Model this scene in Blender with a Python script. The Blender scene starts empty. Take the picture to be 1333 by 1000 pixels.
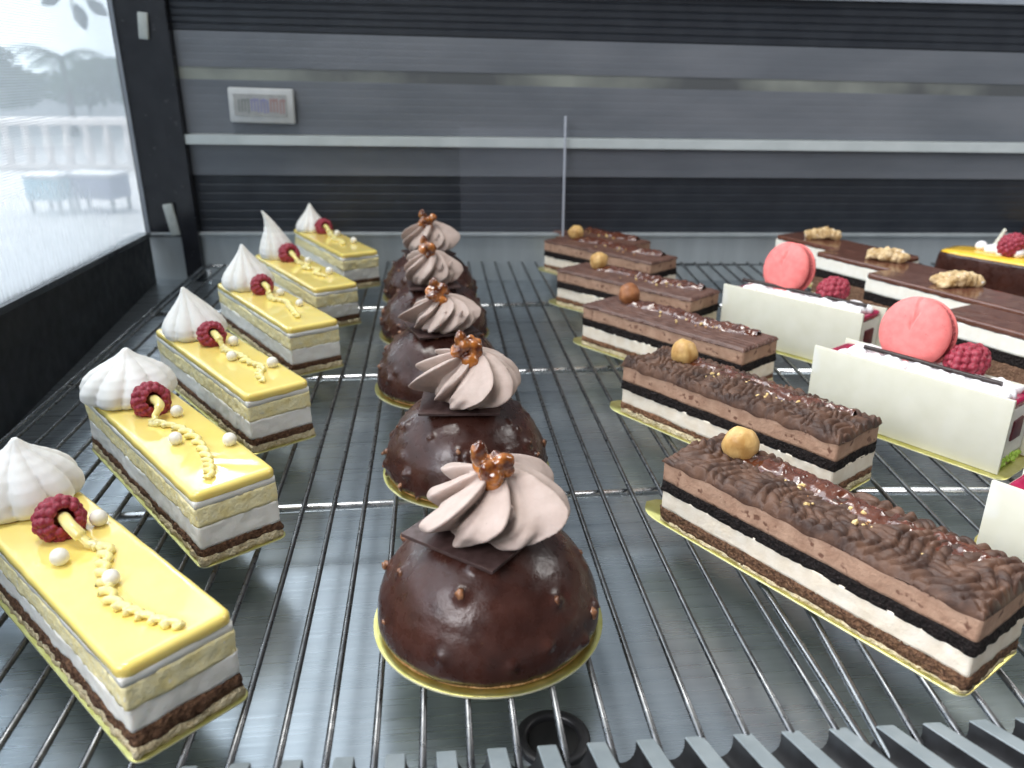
import bpy, bmesh, math, random
from mathutils import Vector, Matrix, noise, Euler

S = 0.01                      # everything below is written in centimetres
PI = math.pi
sc = bpy.context.scene
COL = sc.collection

def rnd(seed): return random.Random(seed)
def nz(x, y, z): return noise.noise(Vector((x, y, z)))      # about -1..1

# ------------------------------------------------------------------ objects
def tag(o, label=None, cat=None, group=None, kind=None):
    if label: o['label'] = label
    if cat: o['category'] = cat
    if group: o['group'] = group
    if kind: o['kind'] = kind
    return o

def thing(name, label, cat, loc=(0, 0, 0), rz=0.0, group=None):
    o = bpy.data.objects.new(name, None)
    COL.objects.link(o)
    o.empty_display_size = 0.01
    o.location = Vector(loc) * S
    o.rotation_euler = (0, 0, rz)
    return tag(o, label, cat, group)

def obj(name, vf, mats, parent=None, smooth=True, sharp=None, midx=None, mat4=None):
    verts, faces = vf
    me = bpy.data.meshes.new(name)
    if mat4 is not None:
        verts = [mat4 @ Vector(v) for v in verts]
    me.from_pydata([(v[0] * S, v[1] * S, v[2] * S) for v in verts], [], faces)
    if not isinstance(mats, (list, tuple)): mats = [mats]
    for m in mats: me.materials.append(m)
    if midx: me.polygons.foreach_set('material_index', midx)
    me.polygons.foreach_set('use_smooth', [bool(smooth)] * len(me.polygons))
    if sharp: me.set_sharp_from_angle(angle=math.radians(sharp))
    me.validate(); me.update()
    o = bpy.data.objects.new(name, me)
    COL.objects.link(o)
    o.parent = parent
    return o

def remesh(vf, voxel, smooth=3, fac=0.5):
    me = bpy.data.meshes.new('tmp'); me.from_pydata([tuple(v) for v in vf[0]], [], vf[1])
    o = bpy.data.objects.new('tmp', me); COL.objects.link(o)
    r = o.modifiers.new('r', 'REMESH'); r.mode = 'VOXEL'; r.voxel_size = voxel
    s = o.modifiers.new('s', 'SMOOTH'); s.factor = fac; s.iterations = smooth
    dg = bpy.context.evaluated_depsgraph_get()
    m2 = bpy.data.meshes.new_from_object(o.evaluated_get(dg))
    out = ([v.co.copy() for v in m2.vertices], [tuple(p.vertices) for p in m2.polygons])
    bpy.data.objects.remove(o); bpy.data.meshes.remove(me); bpy.data.meshes.remove(m2)
    return out

# ------------------------------------------------------------------ shapes (verts, faces)
def join(*parts):
    V, F = [], []
    for v, f in parts:
        n = len(V); V += list(v); F += [tuple(i + n for i in p) for p in f]
    return V, F

def xf(vf, m): return [m @ Vector(v) for v in vf[0]], vf[1]

def box(x0, x1, y0, y1, z0, z1, bev=0.0):
    if bev <= 0:
        v = [(x, y, z) for z in (z0, z1) for y in (y0, y1) for x in (x0, x1)]
        return v, [(0, 2, 3, 1), (4, 5, 7, 6), (0, 1, 5, 4), (2, 6, 7, 3), (0, 4, 6, 2), (1, 3, 7, 5)]
    bm = bmesh.new(); bmesh.ops.create_cube(bm, size=1)
    for v in bm.verts:
        v.co = Vector(((x0 + x1) / 2 + v.co.x * (x1 - x0), (y0 + y1) / 2 + v.co.y * (y1 - y0), (z0 + z1) / 2 + v.co.z * (z1 - z0)))
    bmesh.ops.bevel(bm, geom=bm.edges[:], offset=bev, segments=2, affect='EDGES', profile=0.5)
    bm.verts.index_update()
    r = [v.co.copy() for v in bm.verts], [tuple(v.index for v in f.verts) for f in bm.faces]
    bm.free(); return r

def hexa(b, t):                     # eight corners: bottom four, top four
    return list(b) + list(t), [(3, 2, 1, 0), (4, 5, 6, 7), (0, 1, 5, 4), (1, 2, 6, 5), (2, 3, 7, 6), (3, 0, 4, 7)]

def rings(R, close=True, cap0=True, cap1=True):
    n = len(R[0]); V = [p for r in R for p in r]; F = []
    for j in range(len(R) - 1):
        for i in range(n if close else n - 1):
            k = (i + 1) % n
            F.append((j * n + i, j * n + k, (j + 1) * n + k, (j + 1) * n + i))
    def cap(r, base, flip):
        c = sum((Vector(p) for p in r), Vector()) / n
        V.append(c); ci = len(V) - 1
        for i in range(n):
            k = (i + 1) % n
            F.append((base + k, base + i, ci) if flip else (base + i, base + k, ci))
    if cap0: cap(R[0], 0, True)
    if cap1: cap(R[-1], (len(R) - 1) * n, False)
    return V, F

def lathe(prof, n=48, c=(0, 0), cap0=True, cap1=True):
    R = [[(c[0] + r * math.cos(2 * PI * i / n), c[1] + r * math.sin(2 * PI * i / n), z) for i in range(n)] for r, z in prof]
    return rings(R, True, cap0, cap1)

def tube(path, r, n=8, rf=None, caps=True, twist=0.0, lobes=0, lobe=0.0):
    P = [Vector(p) for p in path]; R = []
    up = Vector((0, 0, 1))
    for i, p in enumerate(P):
        t = (P[min(i + 1, len(P) - 1)] - P[max(i - 1, 0)]).normalized()
        a = t.cross(up)
        if a.length < 1e-3: a = Vector((1, 0, 0))
        a.normalize(); b = a.cross(t).normalized()
        rr = r * (rf(i / (len(P) - 1)) if rf else 1)
        ring = []
        for k in range(n):
            th = 2 * PI * k / n
            q = rr * (1 + lobe * math.cos(lobes * th + twist * i)) if lobes else rr
            ring.append(p + (a * math.cos(th) + b * math.sin(th)) * q)
        R.append(ring)
    return rings(R, True, caps, caps)

def smooth_path(pts, n):            # Catmull-Rom
    P = [Vector(p) for p in pts]; P = [P[0] * 2 - P[1]] + P + [P[-1] * 2 - P[-2]]; out = []
    m = len(P) - 3
    for i in range(n):
        s = i / (n - 1) * m; k = min(int(s), m - 1); t = s - k
        a, b, c, d = P[k:k + 4]
        out.append(0.5 * (2 * b + (c - a) * t + (2 * a - 5 * b + 4 * c - d) * t * t + (3 * b - a - 3 * c + d) * t ** 3))
    return out

def sphere(c, r, nu=14, nv=9, rot=None):
    ax = r if isinstance(r, (tuple, list)) else (r, r, r)
    V = []; F = []
    M = rot if rot is not None else Matrix.Identity(3)
    c = Vector(c)
    V.append(c + M @ Vector((0, 0, -ax[2])))
    for j in range(1, nv):
        ph = -PI / 2 + PI * j / nv
        for i in range(nu):
            th = 2 * PI * i / nu
            V.append(c + M @ Vector((ax[0] * math.cos(ph) * math.cos(th), ax[1] * math.cos(ph) * math.sin(th), ax[2] * math.sin(ph))))
    V.append(c + M @ Vector((0, 0, ax[2])))
    for i in range(nu):
        k = (i + 1) % nu
        F.append((0, 1 + k, 1 + i)); F.append((len(V) - 1, len(V) - 1 - nu + i, len(V) - 1 - nu + k))
        for j in range(nv - 2):
            a = 1 + j * nu
            F.append((a + i, a + k, a + nu + k, a + nu + i))
    return V, F

def rot3(rx=0, ry=0, rz=0): return Euler((rx, ry, rz)).to_matrix()

def chip(c, r, rg):                 # small irregular polyhedron
    bm = bmesh.new(); bmesh.ops.create_icosphere(bm, subdivisions=1, radius=1)
    M = rot3(rg.random() * 6, rg.random() * 6, rg.random() * 6)
    ax = (r * rg.uniform(.6, 1.3), r * rg.uniform(.6, 1.2), r * rg.uniform(.45, .9))
    V = [Vector(c) + M @ Vector((v.co.x * ax[0] * rg.uniform(.75, 1.2), v.co.y * ax[1] * rg.uniform(.75, 1.2), v.co.z * ax[2] * rg.uniform(.75, 1.2))) for v in bm.verts]
    F = [tuple(v.index for v in f.verts) for f in bm.faces]; bm.free()
    return V, F

# ------------------------------------------------------------------ materials
def mat(name, c1, c2=None, rough=0.5, metal=0.0, scale=2.0, detail=4.0, stretch=(1, 1, 1), bump=0.0, bscale=None, lo=0.35, hi=0.65,
        sss=0.0, sssr=(1, .6, .4), coat=0.0, spec=0.5, trans=0.0, ior=1.45, specks=None, rvar=0.0, bdist=0.05, pit=0.0):
    m = bpy.data.materials.new(name); m.use_nodes = True
    nt = m.node_tree; N = nt.nodes; L = nt.links
    b = N['Principled BSDF']
    def new(t, **k):
        n = N.new(t)
        for a, v in k.items(): setattr(n, a, v)
        return n
    tc = new('ShaderNodeTexCoord'); mp = new('ShaderNodeMapping')
    mp.inputs['Scale'].default_value = (100 * stretch[0], 100 * stretch[1], 100 * stretch[2])
    L.new(tc.outputs['Object'], mp.inputs['Vector'])
    b.inputs['Roughness'].default_value = rough; b.inputs['Metallic'].default_value = metal
    b.inputs['Specular IOR Level'].default_value = spec; b.inputs['IOR'].default_value = ior
    b.inputs['Coat Weight'].default_value = coat; b.inputs['Coat Roughness'].default_value = 0.06
    b.inputs['Transmission Weight'].default_value = trans
    if sss:
        b.inputs['Subsurface Weight'].default_value = sss; b.inputs['Subsurface Scale'].default_value = 0.004
        b.inputs['Subsurface Radius'].default_value = sssr
    c2 = c2 or c1
    n1 = new('ShaderNodeTexNoise'); n1.inputs['Scale'].default_value = scale; n1.inputs['Detail'].default_value = detail
    L.new(mp.outputs[0], n1.inputs['Vector'])
    rp = new('ShaderNodeValToRGB'); rp.color_ramp.elements[0].position = lo; rp.color_ramp.elements[1].position = hi
    rp.color_ramp.elements[0].color = (*c1, 1); rp.color_ramp.elements[1].color = (*c2, 1)
    L.new(n1.outputs['Fac'], rp.inputs['Fac']); colout = rp.outputs['Color']
    if specks:                      # (colour, scale, threshold)
        n2 = new('ShaderNodeTexNoise'); n2.inputs['Scale'].default_value = specks[1]; n2.inputs['Detail'].default_value = 2
        L.new(mp.outputs[0], n2.inputs['Vector'])
        r2 = new('ShaderNodeValToRGB'); r2.color_ramp.elements[0].position = specks[2]; r2.color_ramp.elements[1].position = specks[2] + .06
        L.new(n2.outputs['Fac'], r2.inputs['Fac'])
        mx = new('ShaderNodeMixRGB'); mx.inputs['Color2'].default_value = (*specks[0], 1)
        L.new(r2.outputs['Color'], mx.inputs['Fac']); L.new(colout, mx.inputs['Color1']); colout = mx.outputs['Color']
    L.new(colout, b.inputs['Base Color'])
    if rvar:
        mr = new('ShaderNodeMapRange'); mr.inputs['From Min'].default_value = .3; mr.inputs['From Max'].default_value = .7
        mr.inputs['To Min'].default_value = max(rough - rvar, .02); mr.inputs['To Max'].default_value = rough + rvar
        n3 = new('ShaderNodeTexNoise'); n3.inputs['Scale'].default_value = scale * 1.7 + .5; n3.inputs['Detail'].default_value = 5
        L.new(mp.outputs[0], n3.inputs['Vector']); L.new(n3.outputs['Fac'], mr.inputs['Value']); L.new(mr.outputs[0], b.inputs['Roughness'])
    if bump:
        n4 = new('ShaderNodeTexNoise'); n4.inputs['Scale'].default_value = bscale or scale * 3; n4.inputs['Detail'].default_value = 5
        n4.inputs['Roughness'].default_value = .6
        L.new(mp.outputs[0], n4.inputs['Vector']); h = n4.outputs['Fac']
        if pit:
            vo = new('ShaderNodeTexVoronoi'); vo.inputs['Scale'].default_value = (bscale or scale * 3) * .55
            L.new(mp.outputs[0], vo.inputs['Vector'])
            ma = new('ShaderNodeMath', operation='MULTIPLY_ADD'); ma.inputs[1].default_value = pit
            L.new(vo.outputs['Distance'], ma.inputs[0]); L.new(h, ma.inputs[2]); h = ma.outputs[0]
        bp = new('ShaderNodeBump'); bp.inputs['Strength'].default_value = bump; bp.inputs['Distance'].default_value = bdist * S
        L.new(h, bp.inputs['Height']); L.new(bp.outputs[0], b.inputs['Normal'])
        if coat: L.new(bp.outputs[0], b.inputs['Coat Normal'])
    return m

M = dict(
    gold=mat('gold_card', (.50, .47, .14), (.60, .57, .23), .28, .85, scale=1.5, bump=.15, bscale=20),
    card_edge=mat('card_edge', (.78, .76, .55), (.7, .68, .42), .45, .2, scale=3),
    pale_sponge=mat('pale_sponge', (.72, .58, .34), (.84, .74, .50), .85, scale=5, bump=.9, bscale=14, bdist=.12, pit=1, specks=((.42, .26, .10), 9, .66)),
    brown_crumb=mat('brown_crumb', (.085, .036, .018), (.24, .125, .065), .8, scale=7, bump=1, bscale=12, bdist=.14, pit=1, specks=((.36, .21, .11), 12, .66)),
    praline=mat('praline_layer', (.13, .055, .025), (.28, .14, .07), .75, scale=5, bump=.9, bscale=12, bdist=.12, pit=1),
    cream=mat('cream', (.86, .84, .76), (.90, .885, .82), .55, scale=2, bump=.35, bscale=7, bdist=.06, sss=.25, sssr=(1, .8, .6)),
    lemon_sponge=mat('lemon_sponge', (.93, .80, .38), (.95, .87, .54), .7, scale=3, bump=.6, bscale=10, bdist=.1, pit=.5, specks=((.92, .86, .66), 5, .64)),
    glaze=mat('lemon_glaze', (.92, .72, .19), (.94, .76, .24), .05, scale=.5, sss=.2, sssr=(1, .7, .2), coat=.6, bump=.03, bscale=3),
    curd=mat('curd', (.92, .76, .27), (.94, .80, .36), .18, scale=2, sss=.3, sssr=(1, .8, .3), coat=.3),
    meringue=mat('meringue', (.86, .85, .81), (.90, .89, .86), .5, scale=1.2, sss=.3, sssr=(1, .9, .8), bump=.1, bscale=10),
    pearl=mat('sugar_pearl', (.85, .82, .72), (.88, .86, .78), .3, scale=3, bump=.08, bscale=12, sss=.2, sssr=(1, .9, .8)),
    rasp=mat('raspberry', (.22, .014, .03), (.38, .05, .08), .48, scale=5, sss=.2, sssr=(1, .2, .2), bump=.3, bscale=16, bdist=.03, rvar=.12),
    hollow=mat('raspberry_hollow', (.10, .006, .012), (.14, .01, .02), .6),
    choc=mat('chocolate_coat', (.036, .012, .0085), (.058, .021, .015), .30, scale=1.1, rvar=.12, bump=.28, bscale=5, bdist=.05, specks=((.075, .035, .02), 7, .69), coat=.15),
    biscuit=mat('shortbread', (.40, .20, .07), (.62, .38, .17), .85, scale=5, bump=.8, bscale=12, bdist=.1, pit=1),
    choc_plate=mat('chocolate_plate', (.045, .024, .021), (.075, .045, .042), .42, scale=3, bump=.2, bscale=9, bdist=.03, rvar=.1),
    ganache=mat('piped_ganache', (.44, .345, .30), (.51, .41, .365), .62, scale=1.5, bump=.3, bscale=7, bdist=.06, sss=.12, sssr=(1, .6, .5), specks=((.2, .12, .09), 4.2, .76)),
    caramel=mat('caramel_nut', (.10, .022, .006), (.52, .18, .03), .06, scale=1.6, lo=.38, hi=.62, coat=1, sss=.2, sssr=(1, .4, .1), bump=.2, bscale=4, bdist=.06),
    nutbit=mat('nut_bits', (.34, .16, .06), (.52, .28, .12), .5, scale=6, bump=.4, bscale=14, coat=.2),
    nutcoat=mat('coated_nuts', (.09, .034, .018), (.33, .15, .07), .3, scale=4, bump=.3, bscale=9, coat=.3),
    black_sponge=mat('black_sponge', (.0065, .0042, .0042), (.022, .015, .014), .8, scale=7, bump=1, bscale=12, bdist=.13, pit=1, spec=.3),
    mousse=mat('chocolate_mousse', (.36, .21, .14), (.46, .29, .20), .62, scale=1.6, bump=.55, bscale=5, bdist=.1, specks=((.17, .08, .05), 2.2, .62)),
    ivory=mat('ivory_cream', (.78, .68, .54), (.86, .78, .66), .55, scale=1.5, bump=.35, bscale=6, bdist=.07, sss=.15, sssr=(1, .8, .6), specks=((.5, .36, .2), 5, .72)),
    cocoa=mat('cocoa_ridges', (.042, .019, .012), (.12, .060, .036), .55, scale=1.3, bump=.4, bscale=12, bdist=.05, rvar=.12),
    cocoa_shine=mat('cocoa_plain', (.085, .040, .029), (.135, .07, .052), .38, scale=1.5, bump=.25, bscale=10, bdist=.05, rvar=.1),
    sauce=mat('chocolate_sauce', (.07, .017, .008), (.12, .034, .015), .1, scale=2, coat=1, bump=.25, bscale=2.4, bdist=.16),
    hazel=mat('hazelnut', (.46, .25, .075), (.74, .50, .20), .42, scale=1.7, stretch=(1, 1, .5), bump=.25, bscale=8, bdist=.05, specks=((.34, .16, .05), 2.5, .64)),
    hazel_dark=mat('roasted_hazelnut', (.24, .085, .03), (.40, .17, .07), .45, scale=1.9, bump=.25, bscale=8, bdist=.05),
    gold_bits=mat('gold_crumbs', (.62, .42, .15), (.78, .6, .3), .4, scale=8),
    white_choc=mat('white_chocolate', (.63, .62, .51), (.68, .67, .57), .36, scale=.6, sss=.2, sssr=(1, .9, .6), bump=.06, bscale=3, specks=((.67, .67, .61), .32, .64)),
    berry_glaze=mat('berry_glaze', (.30, .006, .045), (.40, .012, .07), .12, scale=2, coat=.6),
    berry_gel=mat('berry_insert', (.085, .012, .018), (.13, .02, .026), .4, scale=3, bump=.3, bscale=9),
    whipped=mat('whipped_cream', (.86, .84, .86), (.9, .88, .9), .5, scale=2, sss=.2, sssr=(1, .9, .9), bump=.2, bscale=6, bdist=.06),
    macaron=mat('macaron_shell', (.80, .19, .18), (.85, .235, .22), .62, scale=2.2, bump=.25, bscale=22, bdist=.03, sss=.1, sssr=(1, .3, .3), specks=((.58, .10, .10), 9, .7)),
    macaron_foot=mat('macaron_foot', (.62, .11, .12), (.74, .2, .19), .8, scale=9, bump=1, bscale=16, bdist=.1, pit=1),
    stick=mat('chocolate_stick', (.02, .012, .011), (.032, .02, .018), .38, scale=3, bump=.2, bscale=8),
    pistachio=mat('green_crumb', (.30, .52, .05), (.50, .68, .14), .6, scale=6, bump=.7, bscale=12),
    walnut=mat('walnut', (.42, .26, .10), (.72, .55, .32), .6, scale=2.0, bump=.6, bscale=7, bdist=.12, specks=((.85, .82, .76), 1.8, .66)),
    tort_glaze=mat('brown_glaze', (.10, .038, .025), (.15, .064, .043), .16, scale=1.5, coat=.4, bump=.12, bscale=4),
    milk_cream=mat('milk_cream', (.84, .80, .70), (.88, .85, .77), .5, scale=2, bump=.2, bscale=6, sss=.2, sssr=(1, .8, .6)),
    nutty=mat('praline_sponge', (.14, .07, .04), (.25, .14, .085), .8, scale=5, bump=.9, bscale=11, bdist=.12, pit=1),
    mango=mat('mango_gel', (.86, .50, .03), (.9, .58, .06), .1, scale=1, coat=.6),
    steel=mat('brushed_steel', (.365, .415, .455), (.40, .45, .49), .29, .88, scale=1.6, stretch=(.04, 3, 1), bump=.03, bscale=7, bdist=.02, rvar=.04),
    lip=mat('satin_steel', (.46, .51, .54), (.54, .59, .62), .42, .55, scale=.6, stretch=(1, 1, .1), rvar=.05),
    wire=mat('chrome_wire', (.125, .13, .135), (.19, .195, .20), .30, 1.0, scale=1.5, rvar=.08),
    frame_rod=mat('frame_rod', (.20, .205, .21), (.28, .285, .29), .25, 1.0, scale=1.5, rvar=.05),
    bar=mat('chrome_bar', (.74, .76, .77), (.80, .81, .82), .28, 1.0, scale=1.5, rvar=.05),
    grille=mat('grey_plastic', (.20, .235, .25), (.245, .28, .295), .38, scale=1, bump=.08, bscale=14, rvar=.06),
    rubber_and_groove_shade=mat('black_rubber_groove_shade', (.012, .012, .013), (.018, .018, .02), .4, scale=3),  # rubber of the drain ring; also paints shade into the grille grooves
    black=mat('hole', (.003, .003, .003), None, .7),
    dark_slat=mat('dark_slats', (.018, .022, .030), (.026, .031, .040), .42, scale=.4, rvar=.08),
    grey_slat=mat('grey_slats', (.115, .128, .148), (.150, .163, .185), .36, scale=.3, stretch=(.3, 1, 1), rvar=.06),
    strip=mat('strip_highlights', (.085, .092, .098), (.24, .26, .235), .4, scale=.07, lo=.42, hi=.6),  # pale patches paint reflected highlights into the strip's colour
    rail=mat('white_rail', (.46, .51, .52), (.52, .57, .58), .35, scale=.4),
    header=mat('header', (.20, .23, .27), (.26, .29, .33), .35, scale=.3),
    frame_black=mat('black_frame', (.012, .013, .017), (.02, .021, .026), .22, scale=.5, rvar=.06),
    side_black=mat('black_side', (.008, .009, .011), (.014, .015, .018), .5, scale=.3, spec=.3, rvar=.1),
    clip=mat('grey_clip', (.36, .39, .38), (.45, .48, .46), .4, scale=2),
    white_plastic=mat('white_plastic', (.45, .47, .48), (.50, .52, .53), .4, scale=1),
    screen=mat('label_screen', (.30, .31, .31), (.36, .37, .37), .3, scale=1),
    mark_violet=mat('mark_violet', (.24, .24, .40), None, .5), mark_red=mat('mark_red', (.34, .22, .22), None, .5), mark_grey=mat('mark_grey', (.22, .24, .24), None, .5),
    paving=mat('paving', (.50, .48, .47), (.62, .60, .60), .8, scale=.02),
    stone=mat('stone', (.62, .57, .55), (.72, .68, .66), .8, scale=.05),
    leaf=mat('tree_leaf', (.07, .14, .05), (.14, .24, .09), .6, scale=.03),
    palm=mat('palm_leaf', (.06, .12, .05), (.11, .19, .08), .6, scale=.05),
    vine=mat('vine_leaf', (.03, .05, .05), (.05, .075, .07), .5, scale=.2),
    bark=mat('bark', (.09, .07, .055), (.15, .12, .1), .9, scale=.1, bump=.5),
    blue_cloth=mat('blue_cloth', (.25, .50, .62), (.38, .62, .72), .8, scale=.1),
    white_cloth=mat('white_cloth', (.75, .75, .78), (.82, .82, .84), .8, scale=.1),
    clear=mat('pale_edge', (.42, .45, .52), None, .25, scale=1),
)

def glass_mat():
    m = bpy.data.materials.new('side_glass'); m.use_nodes = True
    nt = m.node_tree; N = nt.nodes; L = nt.links; N.clear()
    out = N.new('ShaderNodeOutputMaterial'); tr = N.new('ShaderNodeBsdfTransparent'); tr.inputs[0].default_value = (.93, .96, .98, 1)
    di = N.new('ShaderNodeBsdfTranslucent'); di.inputs[0].default_value = (.84, .86, .88, 1)
    gl = N.new('ShaderNodeBsdfGlossy'); gl.inputs['Roughness'].default_value = .04
    tc = N.new('ShaderNodeTexCoord'); mp = N.new('ShaderNodeMapping'); mp.inputs['Scale'].default_value = (100, 100, 100)
    L.new(tc.outputs['Object'], mp.inputs[0])
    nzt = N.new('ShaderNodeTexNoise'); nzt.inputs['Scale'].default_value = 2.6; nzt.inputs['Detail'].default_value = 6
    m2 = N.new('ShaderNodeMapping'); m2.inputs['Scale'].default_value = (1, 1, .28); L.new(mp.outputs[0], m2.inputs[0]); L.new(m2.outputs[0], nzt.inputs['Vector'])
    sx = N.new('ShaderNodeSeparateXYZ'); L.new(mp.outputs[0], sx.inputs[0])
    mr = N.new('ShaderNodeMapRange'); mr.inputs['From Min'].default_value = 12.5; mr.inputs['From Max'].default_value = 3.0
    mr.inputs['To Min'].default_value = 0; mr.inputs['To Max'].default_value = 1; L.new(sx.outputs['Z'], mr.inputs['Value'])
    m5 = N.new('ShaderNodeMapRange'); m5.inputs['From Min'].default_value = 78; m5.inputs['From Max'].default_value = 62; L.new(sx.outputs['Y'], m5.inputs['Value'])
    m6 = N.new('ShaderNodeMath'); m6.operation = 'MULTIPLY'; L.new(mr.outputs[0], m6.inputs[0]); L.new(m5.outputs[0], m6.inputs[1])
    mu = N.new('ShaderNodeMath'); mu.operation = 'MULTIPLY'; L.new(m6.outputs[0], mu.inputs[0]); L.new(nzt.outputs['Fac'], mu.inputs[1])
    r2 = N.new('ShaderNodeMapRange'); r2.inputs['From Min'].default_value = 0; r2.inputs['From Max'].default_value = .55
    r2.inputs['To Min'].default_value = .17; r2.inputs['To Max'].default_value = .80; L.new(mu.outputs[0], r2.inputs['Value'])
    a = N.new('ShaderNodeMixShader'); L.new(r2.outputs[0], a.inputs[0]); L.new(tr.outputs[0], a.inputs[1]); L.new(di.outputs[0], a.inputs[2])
    lw = N.new('ShaderNodeLayerWeight'); lw.inputs[0].default_value = .5
    pw = N.new('ShaderNodeMath'); pw.operation = 'POWER'; pw.inputs[1].default_value = 4; L.new(lw.outputs['Facing'], pw.inputs[0])
    fr = N.new('ShaderNodeMath'); fr.operation = 'MULTIPLY_ADD'; fr.inputs[1].default_value = .3; fr.inputs[2].default_value = .02; L.new(pw.outputs[0], fr.inputs[0])
    b = N.new('ShaderNodeMixShader'); L.new(fr.outputs[0], b.inputs[0]); L.new(a.outputs[0], b.inputs[1]); L.new(gl.outputs[0], b.inputs[2])
    L.new(b.outputs[0], out.inputs[0])
    return m

def screen_mat():
    m = bpy.data.materials.new('insect_mesh'); m.use_nodes = True
    nt = m.node_tree; N = nt.nodes; L = nt.links; N.clear()
    out = N.new('ShaderNodeOutputMaterial'); tr = N.new('ShaderNodeBsdfTransparent')
    di = N.new('ShaderNodeBsdfDiffuse'); di.inputs[0].default_value = (.30, .34, .38, 1)
    tl = N.new('ShaderNodeBsdfTranslucent'); tl.inputs[0].default_value = (.17, .19, .20, 1)
    ad = N.new('ShaderNodeAddShader'); L.new(di.outputs[0], ad.inputs[0]); L.new(tl.outputs[0], ad.inputs[1]); di = ad
    tc = N.new('ShaderNodeTexCoord'); sx = N.new('ShaderNodeSeparateXYZ'); L.new(tc.outputs['Object'], sx.inputs[0])
    fs = []
    for ax, k in (('Y', 1 / .0030), ('Z', 1 / .0019)):
        mu = N.new('ShaderNodeMath'); mu.operation = 'MULTIPLY'; mu.inputs[1].default_value = k; L.new(sx.outputs[ax], mu.inputs[0])
        fr = N.new('ShaderNodeMath'); fr.operation = 'FRACT'; L.new(mu.outputs[0], fr.inputs[0])
        lt = N.new('ShaderNodeMath'); lt.operation = 'LESS_THAN'; lt.inputs[1].default_value = .24; L.new(fr.outputs[0], lt.inputs[0]); fs.append(lt)
    mx = N.new('ShaderNodeMath'); mx.operation = 'MAXIMUM'; L.new(fs[0].outputs[0], mx.inputs[0]); L.new(fs[1].outputs[0], mx.inputs[1])
    a = N.new('ShaderNodeMixShader'); L.new(mx.outputs[0], a.inputs[0]); L.new(tr.outputs[0], a.inputs[1]); L.new(di.outputs[0], a.inputs[2])
    L.new(a.outputs[0], out.inputs[0])
    return m

def sheet_mat():
    m = bpy.data.materials.new('faint_sheet'); m.use_nodes = True
    nt = m.node_tree; N = nt.nodes; L = nt.links; N.clear()
    out = N.new('ShaderNodeOutputMaterial'); tr = N.new('ShaderNodeBsdfTransparent')
    gl = N.new('ShaderNodeBsdfPrincipled'); gl.inputs['Base Color'].default_value = (.55, .58, .68, 1); gl.inputs['Roughness'].default_value = .2
    a = N.new('ShaderNodeMixShader'); a.inputs[0].default_value = .03
    L.new(tr.outputs[0], a.inputs[1]); L.new(gl.outputs[0], a.inputs[2]); L.new(a.outputs[0], out.inputs[0])
    return m

# ------------------------------------------------------------------ cake building blocks
def perim(W, L, rc=.15, ds=.13):
    pts = []
    hx, hy = W / 2 - rc, L / 2 - rc
    def seg(a, b, n):
        m = max(2, int((Vector(b) - Vector(a)).length / ds))
        for i in range(m):
            t = i / m
            pts.append(((a[0] + (b[0] - a[0]) * t, a[1] + (b[1] - a[1]) * t), n))
    def arc(cx, cy, a0):
        for i in range(4):
            t = a0 + PI / 2 * i / 4
            pts.append(((cx + rc * math.cos(t), cy + rc * math.sin(t)), (math.cos(t), math.sin(t))))
    seg((W / 2, -hy), (W / 2, hy), (1, 0)); arc(hx, hy, 0)
    seg((hx, L / 2), (-hx, L / 2), (0, 1)); arc(-hx, hy, PI / 2)
    seg((-W / 2, hy), (-W / 2, -hy), (-1, 0)); arc(-hx, -hy, PI)
    seg((-hx, -L / 2), (hx, -L / 2), (0, -1)); arc(hx, -hy, 1.5 * PI)
    return pts

def wob(x, y, z, amp, seed): return amp * (nz(x * .8 + seed, y * .8, z * 7.3 + seed * .37) + .4 * nz(x * 2.5, y * 2.5 + seed, z * 5))

def slab(W, L, z0, z1, amp, freq, seed, rc=.12, w0=.03, w1=.03, dz=.11, sag=0.0):
    """a layer of a cut cake: rough sides, slightly wandering boundaries"""
    P = perim(W, L, rc); n = max(3, int((z1 - z0) / dz) + 1); R = []
    for j in range(n):
        t = j / (n - 1); ring = []
        for (x, y), (nx, ny) in P:
            z = z0 + wob(x, y, z0, w0, seed) * (1 - t) + (z1 - z0) * t + wob(x, y, z1, w1, seed) * t
            d = amp * (nz(x * freq + seed, y * freq, z * freq) + .55 * nz(x * freq * 2.4, y * freq * 2.4 + seed, z * freq * 2.4))
            d += .05 * nz(x * .5 + seed * 3, y * .5, z0 * 9) - sag * math.sin(PI * t)
            ring.append((x + nx * d, y + ny * d, z))
        R.append(ring)
    return rings(R)

def glaze_slab(W, L, z0, z1, r, seed, lip=.03):
    R = []
    steps = [(0, z0, 1), (lip, z0 + .05, .6), (lip, z1 - r, 0)]
    for i in range(1, 6):
        a = PI / 2 * i / 5; steps.append((lip - r * (1 - math.cos(a)), z1 - r + r * math.sin(a), 0))
    top = (lip - r, z1)
    for off, z, k in steps:
        ring = []
        for (x, y), (nx, ny) in perim(W, L, .34):
            o = off + .02 * nz(x * 1.2 + seed, y * 1.2, 0)
            dz = (.07 * nz(x * 1.5, y * 1.5 + seed, 3) if k == 1 else 0) + .012 * nz(x * .7, y * .7 + seed, 7)
            ring.append((x + nx * o, y + ny * o, z + dz))
        R.append(ring)
    last = R[-1]
    for q in (.08, .2, .4, .6, .8, 1.0):      # quads shrinking to the middle line
        R.append([(x * (1 - q), y * (L / 2 - q * W / 2) / (L / 2), z - .012 * q) for x, y, z in last])
    return rings(R, True, True, False)

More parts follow.
